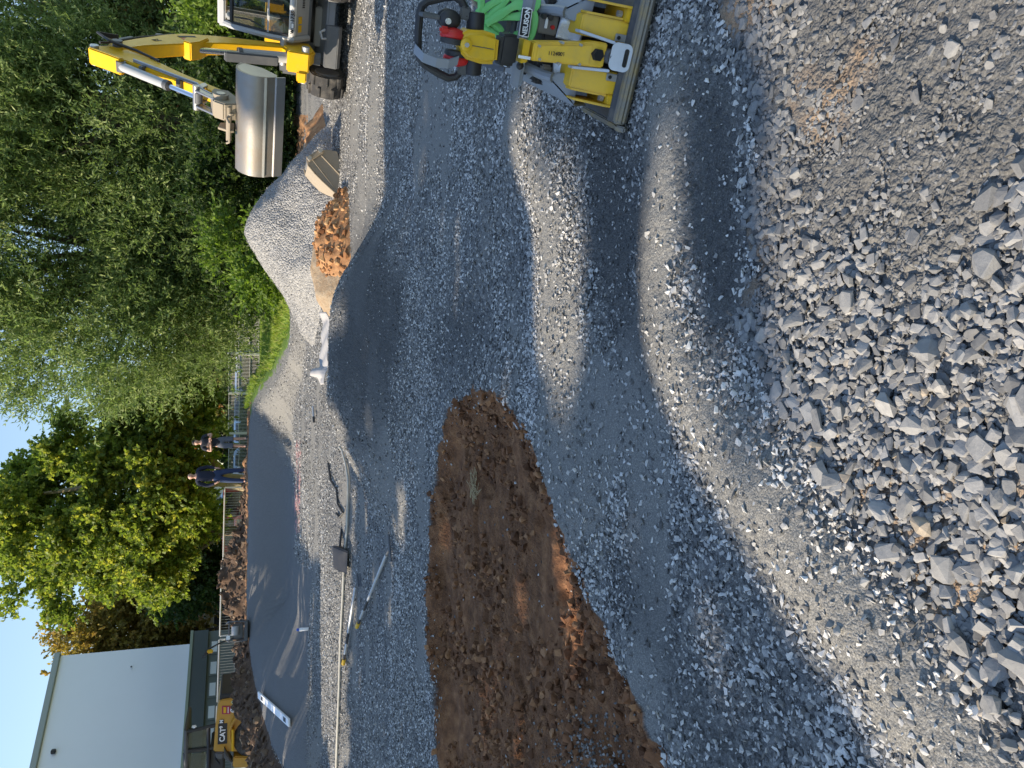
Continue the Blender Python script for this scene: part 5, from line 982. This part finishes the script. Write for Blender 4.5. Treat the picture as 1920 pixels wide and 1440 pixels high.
MB().tube([Vector(fr(y0+.10, 1.25))+V3(.03, 0, 0), Vector(fr(y0+.16, 1.45))+V3(.03, 0, 0), Vector(fr(y0+.14, 1.66))+V3(.03, 0, 0)], .010, 6).build('wiper', M_black, ex)
MB().box((.98, y0+.12, 1.74), (.10, .10, .09)).build('work_light', M_galv, ex, .02)
# boom, stick and cylinders in the plane y = -0.25
by = -.25
def slab(pts, w_, name, mat, par=ex, yc=by, bev=.014): return MB().prism([(x, yc-w_/2, z) for x, z in pts], (0, w_, 0)).build(name, mat, par, bev)
def ram(a, b_, yc, r, share=.62):
    A, B = Vector((a[0], yc, a[1])), Vector((b_[0], yc, b_[1])); M_ = A.lerp(B, share); o_ = MB().cyl(A, M_, r, n=18).build('cylinder', M_lgrey, ex); MB().cyl(M_, B, r*.52, n=14).build('piston_rod', M_chrome, o_); MB().cyl(M_-(B-A).normalized()*.05, M_+(B-A).normalized()*.01, r*1.12, n=18).build('gland', M_dgrey, o_); MB().cyl(A+V3(0, -r*1.1, 0), A+V3(0, r*1.1, 0), r*1.05, n=14).build('eye', M_dgrey, o_); MB().cyl(B+V3(0, -r*1.1, 0), B+V3(0, r*1.1, 0), r*.95, n=14).build('eye', M_dgrey, o_); return o_
boom = slab([(1.22, .90), (1.40, .92), (1.52, 1.30), (1.72, 1.80), (1.95, 2.16), (2.10, 2.32), (2.45, 2.72), (2.78, 2.98), (2.76, 3.12), (2.62, 3.14), (2.20, 2.88), (1.75, 2.55), (1.55, 2.35), (1.38, 1.90), (1.26, 1.35), (1.18, 1.0)], .17, 'boom', M_yellow)
slab([(1.70, 1.98), (1.98, 2.08), (2.12, 2.20), (2.06, 2.30), (1.85, 2.28)], .24, 'cylinder_bracket', M_yellow)
for s in (-1, 1):
    q = frame((1.80, by+s*.089, 2.42), (.70*-s if s > 0 else .70, 0, .62*-s if s > 0 else .62), (-.6, 0, .75))
MB().prism([(1.60, by+.0865, 2.18), (1.66, by+.0865, 2.15), (1.80, by+.0865, 2.36), (1.74, by+.0865, 2.40)], (0, .003, 0)).build('black_mark', M_ink, boom); MB().prism([(1.69, by+.0865, 2.12), (1.76, by+.0865, 2.10), (1.88, by+.0865, 2.29), (1.82, by+.0865, 2.34)], (0, .003, 0)).build('red_mark', M_red, boom)
text('lettering', 'EZ', .10, frame((2.12, by+.088, 2.62), (-.75, 0, -.6), (-.6, 0, .75)), M_ink, boom, .002)
slab([(2.84, 3.30), (2.92, 3.26), (3.06, 3.05), (3.30, 2.72), (3.62, 2.25), (3.98, 1.78), (3.90, 1.70), (3.80, 1.74), (3.40, 2.18), (3.0, 2.55), (2.72, 2.88), (2.62, 3.02), (2.66, 3.14), (2.76, 3.26)], .14, 'stick', M_yellow)
slab([(2.86, 3.31), (2.94, 3.27), (3.07, 3.05), (3.20, 2.88), (3.26, 2.93), (3.14, 3.08), (2.98, 3.31)], .20, 'stick_front_plate', M_yellow)
MB().cyl((2.68, by-.16, 3.02), (2.68, by+.16, 3.02), .06, n=16).build('pivot_pin', M_dgrey, ex); MB().cyl((2.90, by-.12, 3.25), (2.90, by+.12, 3.25), .05, n=16).build('pivot_pin', M_galv, ex)
ram((1.62, .86), (1.98, 2.18), by, .075, .55)                     # boom cylinder
ram((1.70, 2.62), (2.82, 3.22), by, .055, .6)                     # stick cylinder on the back of the boom
ram((3.22, 2.92), (4.02, 2.00), by, .055, .62)                    # bucket cylinder
cov = slab([(1.86, 1.05), (1.93, 1.04), (2.10, 1.75), (2.02, 1.78)], .13, 'cylinder_guard', M_dgrey)
# swing bracket
slab([(1.0, .56), (1.40, .50), (1.62, .58), (1.70, .82), (1.44, .98), (1.20, 1.0), (1.02, .78)], .20, 'swing_bracket', M_yellow, ex, by, .03); slab([(1.55, .60), (1.74, .60), (1.74, .92), (1.56, .92)], .30, 'bracket_cheek', M_yellow, ex, by-.02, .02)
MB().cyl((1.36, by-.02, .42), (1.36, by-.02, .86), .09, n=18).build('king_pin', M_dgrey, ex); MB().cyl((1.30, by-.2, .96), (1.30, by+.2, .96), .05, n=14).build('pivot_pin', M_galv, ex)
MB().box((1.66, by-.22, .70), (.22, .16, .14)).build('bracket_cheek', M_yellow, ex, .02); MB().cyl((1.66, by-.32, .66), (1.66, by+.2, .66), .055, n=14).build('pivot_pin', M_galv, ex)
# hoses
hz_ = MB()
for k, oy in enumerate((-.05, 0, .05)): hz_.tube([(1.15, by+oy, 1.05), (1.22, by+oy, 1.6), (1.40, by+oy, 2.15), (1.60, by+oy, 2.50), (2.0, by+oy, 2.86), (2.40, by+oy, 3.10), (2.58, by+oy+.02, 3.24)], .017, 6)
hz_.build('boom_hose', M_black, ex); hz_ = MB()
for k in range(3): hz_.tube([(2.40, by+.10+.02*k, 3.05), (2.55, by+.14+.02*k, 3.20+.03*k), (2.78, by+.13+.02*k, 3.0+.05*k), (2.82, by+.11, 2.80), (2.95, by+.09, 2.62), (3.08, by+.09, 2.50)], .016, 6)
hz_.build('stick_hose', M_black, ex); MB().box((2.18, by+.0, 3.00), (.30, .14, .07), Matrix.Rotation(-.55, 3, 'Y')).build('hose_clamp', M_dgrey, ex, .01)
for p in ((3.30, 2.56), (3.62, 2.12)): MB().box((p[0]+.04, by, p[1]+.10), (.06, .16, .10), Matrix.Rotation(.95, 3, 'Y')).build('hose_clamp', M_dgrey, ex, .008)
hz_ = MB(); [hz_.tube([(3.20, by+o_, 2.78), (3.5, by+o_, 2.40), (3.80, by+o_, 2.02), (4.0, by+o_, 1.95), (4.12, by+o_, 1.85)], .012, 6) for o_ in (-.08, .08, .1)]; hz_.build('auxiliary_pipe', M_steel, ex)
# links, coupler, tilting head
for oy in (-.09, .09): slab([(4.0, 2.06), (4.08, 2.02), (4.30, 1.80), (4.26, 1.72), (4.18, 1.76), (3.96, 1.98)], .025, 'bucket_link', M_steel, ex, by+oy, .005); slab([(3.72, 1.94), (3.78, 1.98), (4.04, 2.06), (4.04, 1.98), (3.80, 1.90)], .025, 'tipping_link', M_steel, ex, by+oy, .005)
MB().cyl((4.02, by-.14, 2.02), (4.02, by+.14, 2.02), .04, n=12).build('pivot_pin', M_steel, ex)
slab([(3.88, 1.84), (4.10, 1.86), (4.34, 1.82), (4.42, 1.70), (4.36, 1.56), (4.10, 1.56), (3.90, 1.66)], .20, 'quick_coupler', M_rusty, ex, by, .015)
MB().cyl((4.22, by+.10, 1.74), (4.22, by+.15, 1.74), .085, n=24).build('coupler_boss', M_rusty, ex); MB().cyl((4.22, by+.15, 1.74), (4.22, by+.16, 1.74), .05, n=20).build('boss_cap', M_steel, ex)
# ditching bucket: section swept along Y
bz = -.07
secB = [(4.10, 1.60), (4.22, 1.645), (4.34, 1.645), (4.44, 1.605), (4.50, 1.55), (4.54, 1.485), (4.555, 1.42), (4.552, 1.36), (4.535, 1.30), (4.48, 1.20)]
bY0, bY1 = -.94, .25
M_bucket = plain('polished_bucket_steel', (.27, .245, .215), .42, .45, dirt=.85, dcol=(.26, .19, .13), scale=3.0, bump=.25)
bb = MB(); inner = [(x-.022*(1 if x > 4.2 else .3), z-.022*(1 if z > 1.5 else -.2)) for x, z in secB]
bb.prism([(x, bY0, z) for x, z in secB+inner[::-1]], (0, bY1-bY0, 0)); buo = bb.build('ditching_bucket', M_bucket, ex, 0, smooth=40); buo.location.z = bz
for yy in (bY0+.004, bY1-.026): MB().prism([(x-.004, yy, z-.003) for x, z in secB]+[(4.36, yy, 1.20), (4.16, yy, 1.36), (4.08, yy, 1.55)], (0, .022, 0)).build('end_plate', M_steel, buo, .004)
MB().prism([(4.485, bY0, 1.225), (4.50, bY0, 1.20), (4.44, bY0, 1.10), (4.42, bY0, 1.115)], (0, bY1-bY0, 0)).build('cutting_edge', M_steel, buo, .003); MB().box((4.548, (bY0+bY1)/2, 1.32), (.012, bY1-bY0, .03)).build('wear_strip', M_steel, buo, .004)
for oy in (-.10, .10): slab([(4.14, 1.66), (4.18, 1.82), (4.34, 1.84), (4.42, 1.70), (4.40, 1.66)], .03, 'hanger_plate', M_rusty, buo, by-.12+oy, .005)
MB().cyl((4.38, by-.34, 1.72), (4.38, by+.06, 1.72), .03, n=10).build('hanger_pin', M_rusty, buo); MB().tube([(4.42, by-.36, 1.74), (4.47, by-.33, 1.71), (4.47, by-.1, 1.71), (4.42, by-.06, 1.74)], .014, 6).build('safety_loop', M_rusty, buo)
# ---------------------------------------------------------------- plate compactor close on the right: local X along its near edge, Y away, Z up
pc_o = onz(1175, 236, .02); pc_e = onz(1232, 0, .02)-pc_o; pcz = float(ground_h(pc_o[0]+.3, pc_o[1]+.2))
pc = empty('plate_compactor', 'yellow and grey vibratory plate compactor with its drawbar upright, standing on the gravel', 'plate compactor', (pc_o[0], pc_o[1], .004), math.atan2(pc_e[1], pc_e[0]))
M_plate = plain('scuffed_base_plate', (.07, .068, .068), .55, .4, dirt=.8, dcol=(.17, .15, .12), scale=11, bump=.5)
M_rim = plain('worn_plate_rim', (.20, .18, .15), .5, .5, dirt=.9, dcol=(.36, .25, .09), scale=14, bump=.3)
M_frame = plain('slate_grey_paint', (.20, .225, .26), .42, dirt=.3, dcol=(.28, .27, .25), scale=8, coat=.1)
M_shield = plain('heat_shield', (.62, .65, .68), .35, .7, dirt=.35, dcol=(.36, .36, .36), scale=10, bump=.6)
M_pyel = plain('compactor_yellow', (.72, .43, .015), .45, dirt=.5, dcol=(.42, .28, .07), scale=14, coat=.15, bump=.1)
M_taupe = plain('taupe_panel', (.16, .145, .125), .55, dirt=.2, scale=9)
def bx(name, c, size, mat, bev=.004, par=pc, rot=None): return MB().box(c, size, rot).build(name, mat, par, bev)
def yz(name, pts, x0, x1, mat, bev=.004, par=pc): return MB().prism([(x0, y, z) for y, z in pts], (x1-x0, 0, 0)).build(name, mat, par, bev)
W_ = .52
yz('base_plate', [(.035, .055), (.05, .012), (.10, .0), (.62, .0), (.70, .05), (.70, .07), (.62, .035), (.12, .05), (.07, .085)], 0.0, W_, M_plate, .006)
yz('plate_rim', [(-.012, .045), (-.006, .022), (.03, .012), (.052, .03), (.050, .062), (.026, .078), (.0, .072)], .0, W_, M_rim, .008)
for x0 in (-.030, W_+.004): yz('rim_extension', [(-.03, .036), (-.01, .010), (.50, .004), (.52, .03), (.06, .05), (.0, .066)], x0, x0+.026, M_rim, .006)
for s, x0 in ((0, .055), (1, .32)):
    xa, xb = (x0+.052, x0+.145) if not s else (x0, x0+.085)        # solid block next to the drawbar
    yz('exciter_cover', [(.085, .05), (.085, .125), (.16, .262), (.30, .275), (.30, .05)], xa, xb, M_pyel, .006)
    xo = x0 if not s else x0+.137
    yz('cover_cheek', [(.075, .05), (.075, .112), (.15, .235), (.30, .25), (.30, .05)], xo, xo+.010, M_pyel, .003)
    x_l, x_r = (x0+.010, xa) if not s else (xb, xo)
    yz('cover_sill', [(.080, .05), (.080, .098), (.13, .105), (.30, .110), (.30, .05)], x_l, x_r, M_pyel, .003)
    yz('cover_gusset', [(.10, .10), (.16, .25), (.30, .262), (.30, .10)], xa-.012 if s == 0 else xb+.001, xa-.001 if s == 0 else xb+.012, M_pyel, .002)
    MB().cyl(((x_l+x_r)/2, .115, .108), ((x_l+x_r)/2, .115, .128), .014, n=6).build('bolt', M_galv, pc)
    bx('catch_tab', ((xb if s == 0 else xa)-(.02 if s == 0 else -.02), .078, .10), (.03, .006, .06), M_galv, .002); MB().cyl(((xb if s == 0 else xa)-(.02 if s == 0 else -.02), .070, .115), ((xb if s == 0 else xa)-(.02 if s == 0 else -.02), .080, .115), .008, n=8).build('bolt', M_ink, pc)
# galvanised guide rails and slotted lifting eye
for x, xt in ((.206, .19), (.318, .336)): MB().prism([(x-.006, .045, .135), (x+.006, .045, .135), (xt+.006, .13, .275), (xt-.006, .13, .275)], (0, .03, .012)).build('guide_rail', M_galv, pc, .002)
def rrect(cx, cy, w_, h, r, n=6):
    out = []
    for qx, qy, a0 in ((1, 1, 0), (-1, 1, 90), (-1, -1, 180), (1, -1, 270)):
        for k in range(n+1): a = R(a0+90*k/n); out.append((cx+qx*(w_/2-r)+r*math.cos(a), cy+qy*(h/2-r)+r*math.sin(a)))
    return out
mb = MB(); O_ = rrect(0, 0, .112, .090, .026); I_ = rrect(0, -.022, .074, .020, .0095); dU = Vector((0, .42, .91)); T_ = Vector((0, -.91, .42))*.010; c0 = Vector((.268, .032, .105))
def q3(p, k): return mb.bm.verts.new(c0+Vector((p[0], 0, 0))+dU*p[1]+T_*k)
A = [q3(p, 0) for p in O_]; B = [q3(p, 0) for p in I_]; A2 = [q3(p, 1) for p in O_]; B2 = [q3(p, 1) for p in I_]; n = len(A)
for k in range(n):
    j = (k+1) % n
    for f_ in ((A[k], A[j], B[j], B[k]), (A2[k], B2[k], B2[j], A2[j]), (A[k], A2[k], A2[j], A[j]), (B[k], B[j], B2[j], B2[k])): mb.bm.faces.new(f_)
mb.build('lifting_eye', M_galv, pc)
MB().cyl((.262, .05, .135), (.262, .12, .165), .030, n=16).build('pivot_boss', M_dgrey, pc); MB().cyl((.262, .045, .133), (.262, .052, .136), .018, n=6).build('bolt', M_galv, pc)
# drawbar
def loft(name, secs, mat, bev=.006):
    m2 = MB(); rings = []
    for (cx, cy, cz, w_, d_) in secs: rings.append([m2.bm.verts.new((cx+a*w_/2, cy+b_*d_/2, cz)) for a, b_ in ((-1, -1), (1, -1), (1, 1), (-1, 1))])
    for P_, Q_ in zip(rings, rings[1:]):
        for k in range(4): m2.bm.faces.new((P_[k], P_[(k+1) % 4], Q_[(k+1) % 4], Q_[k]))
    m2.bm.faces.new(rings[0][::-1]); m2.bm.faces.new(rings[-1]); return m2.build(name, mat, pc, bev)
bar = loft('drawbar', [(.262, .095, .165, .098, .075), (.258, .105, .225, .100, .08), (.250, .12, .265, .092, .08), (.225, .165, .47, .075, .08)], M_pyel, .005)
loft('drawbar_face', [(.2535, .0665, .232, .082, .012), (.246, .077, .272, .074, .012), (.2235, .121, .455, .058, .012)], M_pyel, .002)
MB().cyl((.260, .045, .200), (.260, .075, .205), .026, n=6).build('hex_recess', M_ink, bar)
for k, (x, z) in enumerate(((.21, .27), (.285, .28), (.20, .44), (.25, .45), (.28, .36), (.197, .36))): MB().cyl((x, .12-.1*(.47-z)*.2+.02*(z-.27)/.2-.052+.018*(z > .4), z), (x, .12, z), .0055, n=8).build('bolt', M_galv, bar)
text('lettering', '112400971', .022, frame((.234, .089, .365), (.08, .0, -1), (1, 0, .08)), M_ink, bar, 0)
loft('drawbar_collar', [(.220, .17, .485, .085, .085), (.217, .172, .515, .095, .09)], M_pyel, .004)
loft('rubber_boot', [(.215, .175, .535, .118, .10), (.213, .175, .57, .128, .11), (.209, .175, .615, .120, .105)], M_black, .012)
bx('label', (.196, .118, .505), (.012, .004, .055), M_wlab, .001)
MB().prism([(.150, .10, .622), (.262, .10, .630), (.270, .10, .70), (.262, .10, .765), (.238, .10, .800), (.178, .10, .796), (.150, .10, .755), (.142, .10, .69)], (0, .13, 0)).build('drawbar_head', M_pyel, pc, .018, 3)
MB().lathe([(.013, -.016), (.024, -.012), (.024, .006)], (.207, .10, .770), 16, 'Y').build('head_boss', M_pyel, pc); MB().cyl((.207, .078, .770), (.207, .10, .770), .010, n=6).build('bolt', M_galv, pc); bx('head_seam', (.207, .0985, .70), (.003, .004, .10), M_dgrey, .001)
for a, b_ in (((.090, .17, .706), (.165, .17, .712)), ((.250, .17, .722), (.330, .17, .728))): MB().cyl(a, b_, .037, n=24).build('rubber_mount', M_black, pc, .004)
bx('handle_bracket', (.108, .17, .752), (.05, .03, .045), M_dgrey, .006); bx('handle_bracket', (.318, .17, .775), (.05, .03, .045), M_dgrey, .006)
HL = [(.128, .17, .757), (.100, .175, .756), (.070, .18, .775), (.060, .185, .805), (.072, .19, .85), (.098, .195, .915), (.118, .197, .937), (.148, .20, .945)]
mir = [(.432-x, y, z+.02*(1 if True else 0)*(.432-2*x)/.3) for x, y, z in HL[::-1]]
MB().tube(HL+[(.216, .20, .952)]+mir, .0165, 10).build('handle_loop', M_black, pc)
# frame, hood, engine
for sx in (-1, 1):
    X = lambda x: x if sx < 0 else W_-x
    T0, T1, T2, E0, E1, E2 = V3(X(.125), .255, .335), V3(X(.165), .60, .53), V3(X(.165), .74, .50), V3(X(.030), .20, .205), V3(X(.105), .60, .485), V3(X(.10), .74, .40)
    nn = Vector((sx*.008, .004, -.008))
    for q in ((T0, T1, E1, E0), (T1, T2, E2, E1), (E0, E1, E1+V3(0, 0, -.26), E0+V3(0, .1, -.10)), (E1, E2, E2+V3(0, 0, -.2), E1+V3(0, 0, -.26))): MB().prism(q, nn).build('side_panel', M_frame, pc, .002)
    MB().tube([T0+V3(0, -.012, -.02), T0+V3(0, .02, .008), T1, T2, T2+V3(0, .04, -.08)], .023, 10).build('frame_tube', M_frame, pc)
    MB().prism([T0+V3(0, -.01, -.01), V3(X(.045), .205, .215), V3(X(.03), .20, .20), V3(X(.10), .20, .205), V3(X(.155), .215, .245), V3(X(.15), .235, .30)], (0, .012, .003)).build('frame_lug', M_frame, pc, .004); MB().cyl((X(.122), .19, .232), (X(.122), .22, .236), .013, n=10).build('bolt', M_galv, pc)
    for k in (.30, .52):
        c_ = T0.lerp(T1, k)*.55+E0.lerp(E1, k)*.45; dd_ = (T1-T0).normalized(); MB().tube([c_-dd_*.022+V3(0, -.004, .006), c_+dd_*.022+V3(0, -.004, .006)], .006, 6).build('frame_slot', M_ink, pc)
bx('engine_block', (.26, .52, .22), (.36, .40, .30), M_black, .01)
bx('cross_member', (.26, .36, .445), (.42, .09, .055), M_frame, .012, rot=Matrix.Rotation(-.35, 3, 'X'))
MB().prism([(.10, .40, .46), (.42, .40, .46), (.43, .72, .56), (.09, .72, .56)], (0, .0, .05)).build('hood', M_dgrey, pc, .02)
sg = MB().prism([(.268, .302, .442), (.378, .302, .446), (.378, .318, .486), (.268, .318, .482)], (0, .01, -.002)).build('name_plate', M_ink, pc, .001); text('lettering', 'NEUSON', .030, frame((.324, .300, .4635), (1, 0, .036), (0, .37, .93)), M_wlab, sg, .001)
mb = MB(); [mb.cyl(a, b_, .0018, n=5) for a, b_ in (((.268, .300, .443), (.378, .300, .447)), ((.268, .316, .482), (.378, .316, .486)), ((.268, .300, .443), (.268, .316, .482)), ((.378, .300, .447), (.378, .316, .486)))]; mb.build('plate_border', M_wlab, sg)
pa = MB().prism([(.292, .30, .315), (.375, .30, .315), (.375, .31, .385), (.360, .312, .405), (.292, .312, .405)], (0, .03, 0)).build('control_panel', M_taupe, pc, .006)
MB().cyl((.362, .285, .360), (.362, .315, .360), .013, n=14).build('ignition_knob', M_black, pa); MB().cyl((.362, .287, .388), (.362, .315, .388), .011, n=14).build('switch', M_black, pa); MB().cyl((.325, .291, .340), (.325, .31, .340), .009, n=12).build('warning_lamp', M_red, pa); bx('hour_meter', (.338, .297, .372), (.045, .006, .012), M_wlab, .001, pa)
def sheet(name, x0, x1, z0, z1, y, seed):
    n1, n2 = 14, 12; V = []
    for j in range(n2):
        for i in range(n1):
            u, v = i/(n1-1), j/(n2-1); V.append((x0+(x1-x0)*u, y+.05*v+.016*(float(vnoise(u*3.2, v*2.6, seed))-.5)-.012*math.sin(u*3.1), z0+(z1-z0)*v))
    i_ = np.arange(n1*n2).reshape(n2, n1); me = np_mesh(name, V, np.stack([i_[:-1, :-1], i_[:-1, 1:], i_[1:, 1:], i_[1:, :-1]], -1).reshape(-1, 4), 4, True); o_ = link(name, me, M_shield, pc); s_ = o_.modifiers.new('t', 'SOLIDIFY'); s_.thickness = .004; return o_
sheet('heat_shield', .285, .405, .215, .315, .255, 5); sheet('heat_shield', .095, .205, .225, .305, .255, 9)
bx('air_duct', (.14, .30, .335), (.06, .04, .05), M_taupe, .008); bx('lever', (.172, .28, .46), (.008, .02, .06), M_black, .002); MB().sph((.150, .25, .475), .017).build('lever_knob', M_black, pc)
for x in (.135, .16, .19): bx('warning_label', (x, .385, .502), (.018, .025, .003), M_wlab, .0005, rot=Matrix.Rotation(.3, 3, 'X'))
MB().tube([(.34, .56, .60), (.40, .52, .68), (.44, .46, .70)], .022, 10).build('exhaust_pipe', M_rusty, pc)
# green sling heaped on the hood
pcM = pc.matrix_basis.copy(); sl_o = pcM @ Vector((.335, .42, .492)); slg = empty('lifting_sling', 'bright green webbing sling bundled on top of the plate compactor', 'sling', sl_o, pc.rotation_euler.z)
M_sling = plain('green_webbing', (.16, .55, .17), .8, dirt=.4, dcol=(.30, .55, .26), scale=12, bump=.4)
def strap(pts, w_, name='sling_fold'):
    """flat webbing band following a loop"""
    m2 = MB(); P_ = []
    for i in range(len(pts)-1):
        for k in range(6): P_.append((i+k/6))
    P_.append(len(pts)-1)
    def cr(t_):
        i = min(int(t_), len(pts)-2); f_ = t_-i; p0, p1, p2, p3 = (Vector(pts[max(0, min(len(pts)-1, i+d))]) for d in (-1, 0, 1, 2)); return .5*((2*p1)+(p2-p0)*f_+(2*p0-5*p1+4*p2-p3)*f_*f_+(3*p1-p0-3*p2+p3)*f_**3)
    C_ = [cr(t_) for t_ in P_]; rows = []
    for i, c in enumerate(C_):
        t_ = (C_[min(i+1, len(C_)-1)]-C_[max(i-1, 0)]).normalized(); side = t_.cross(Vector((.25, -.75, .6))).normalized(); nn = side.cross(t_).normalized(); wv = w_*(1+.12*math.sin(i*.9))
        rows.append([m2.bm.verts.new(c+side*wv*a+nn*b_) for a, b_ in ((-.5, -.004), (-.2, -.010), (.2, -.010), (.5, -.004), (.5, .004), (.2, .009), (0, .012), (-.2, .009), (-.5, .004))])
    for A_, B_ in zip(rows, rows[1:]):
        for k in range(9): m2.bm.faces.new((A_[k], A_[(k+1) % 9], B_[(k+1) % 9], B_[k]))
    m2.bm.faces.new(rows[0][::-1]); m2.bm.faces.new(rows[-1]); m2.build(name, M_sling, slg, 0, smooth=50)
strap([(-.06, .05, .13), (-.10, -.02, .05), (-.10, -.06, -.03), (-.05, -.10, -.07), (.03, -.09, -.06), (.05, -.05, .0), (.0, -.02, .06), (-.05, .02, .11)], .036)
strap([(-.02, .06, .15), (.04, .02, .09), (.10, -.03, .02), (.11, -.07, -.05), (.06, -.09, -.07), (.01, -.06, -.02), (-.01, 0, .06), (-.03, .06, .14)], .034)
strap([(-.08, .06, .12), (-.02, .03, .10), (.05, -.01, .05), (.13, -.01, .03), (.16, .03, .08), (.11, .07, .14), (.03, .08, .16)], .032); strap([(-.07, .07, .10), (-.09, .02, .03), (-.06, -.04, -.04), (.0, -.06, -.05), (.06, -.03, .0), (.09, .02, .07), (.07, .07, .14)], .034)
strap([(-.05, .07, .16), (.0, .05, .14), (.06, .05, .14), (.12, .03, .10), (.15, -.02, .03), (.12, -.05, -.03)], .03); strap([(-.09, .08, .16), (-.055, .055, .125), (-.045, .02, .08), (-.075, .0, .04)], .034)
# two pairs of ear protectors hung on the handle
def at_pc(x, y, z): return pcM @ Vector((x, y, z))
em = empty('ear_defenders', 'black ear defenders with a round badge hanging from the compactor handle', 'ear defenders', at_pc(.285, .19, .86), pc.rotation_euler.z, 'ear defenders on the handle')
MB().sph((0, -.03, -.025), .045, 20, 14, (.85, .62, 1.0)).build('cup', M_black, em); MB().sph((0, .03, -.025), .045, 20, 14, (.85, .5, 1.0)).build('cup', M_black, em); mb = MB(); mb.tube([(0, -.03, .02), (.0, -.025, .085), (0, .015, .10), (0, .04, .085), (0, .035, .02)], .010, 8); mb.build('headband', M_dgrey, em); MB().cyl((-.006, -.062, -.012), (-.006, -.054, -.012), .012, n=16).build('badge', M_shield, em)
em2 = empty('ear_defenders', 'red ear defenders with a grey headband hanging beside the black pair', 'ear defenders', at_pc(.180, .185, .828), pc.rotation_euler.z, 'ear defenders on the handle'); em2.scale = (1.3, 1.3, 1.3)
for sx in (-1, 1):
    c_ = V3(.004+sx*.034, -.018-.01*sx, -.022+.012*sx); MB().sph(c_, .042, 20, 14, (.56, .80, 1.05)).build('cup', M_red, em2)
    MB().lathe([(.020, -.010), (.040, -.008), (.042, 0), (.040, .008), (.020, .010)], c_-V3(sx*.016, 0, 0), 20, 'X').build('ear_pad', M_black, em2); MB().box(c_+V3(sx*.012, -.02, .036), (.022, .022, .03)).build('cup_bracket', M_red, em2, .006)
mb = MB()
for A_, B_ in zip([(-.035, .0, .105), (-.055, -.03, .08), (-.062, -.045, .04), (-.06, -.05, .0), (-.045, -.05, -.03)], [(-.055, -.03, .08), (-.062, -.045, .04), (-.06, -.05, .0), (-.045, -.05, -.03)]): mb.prism([V3(*A_)+V3(0, -.0, 0), V3(*A_)+V3(.028, -.01, .0), V3(*B_)+V3(.028, -.01, 0), V3(*B_)], (.002, .004, .0))
mb.build('headband', M_frame, em2)
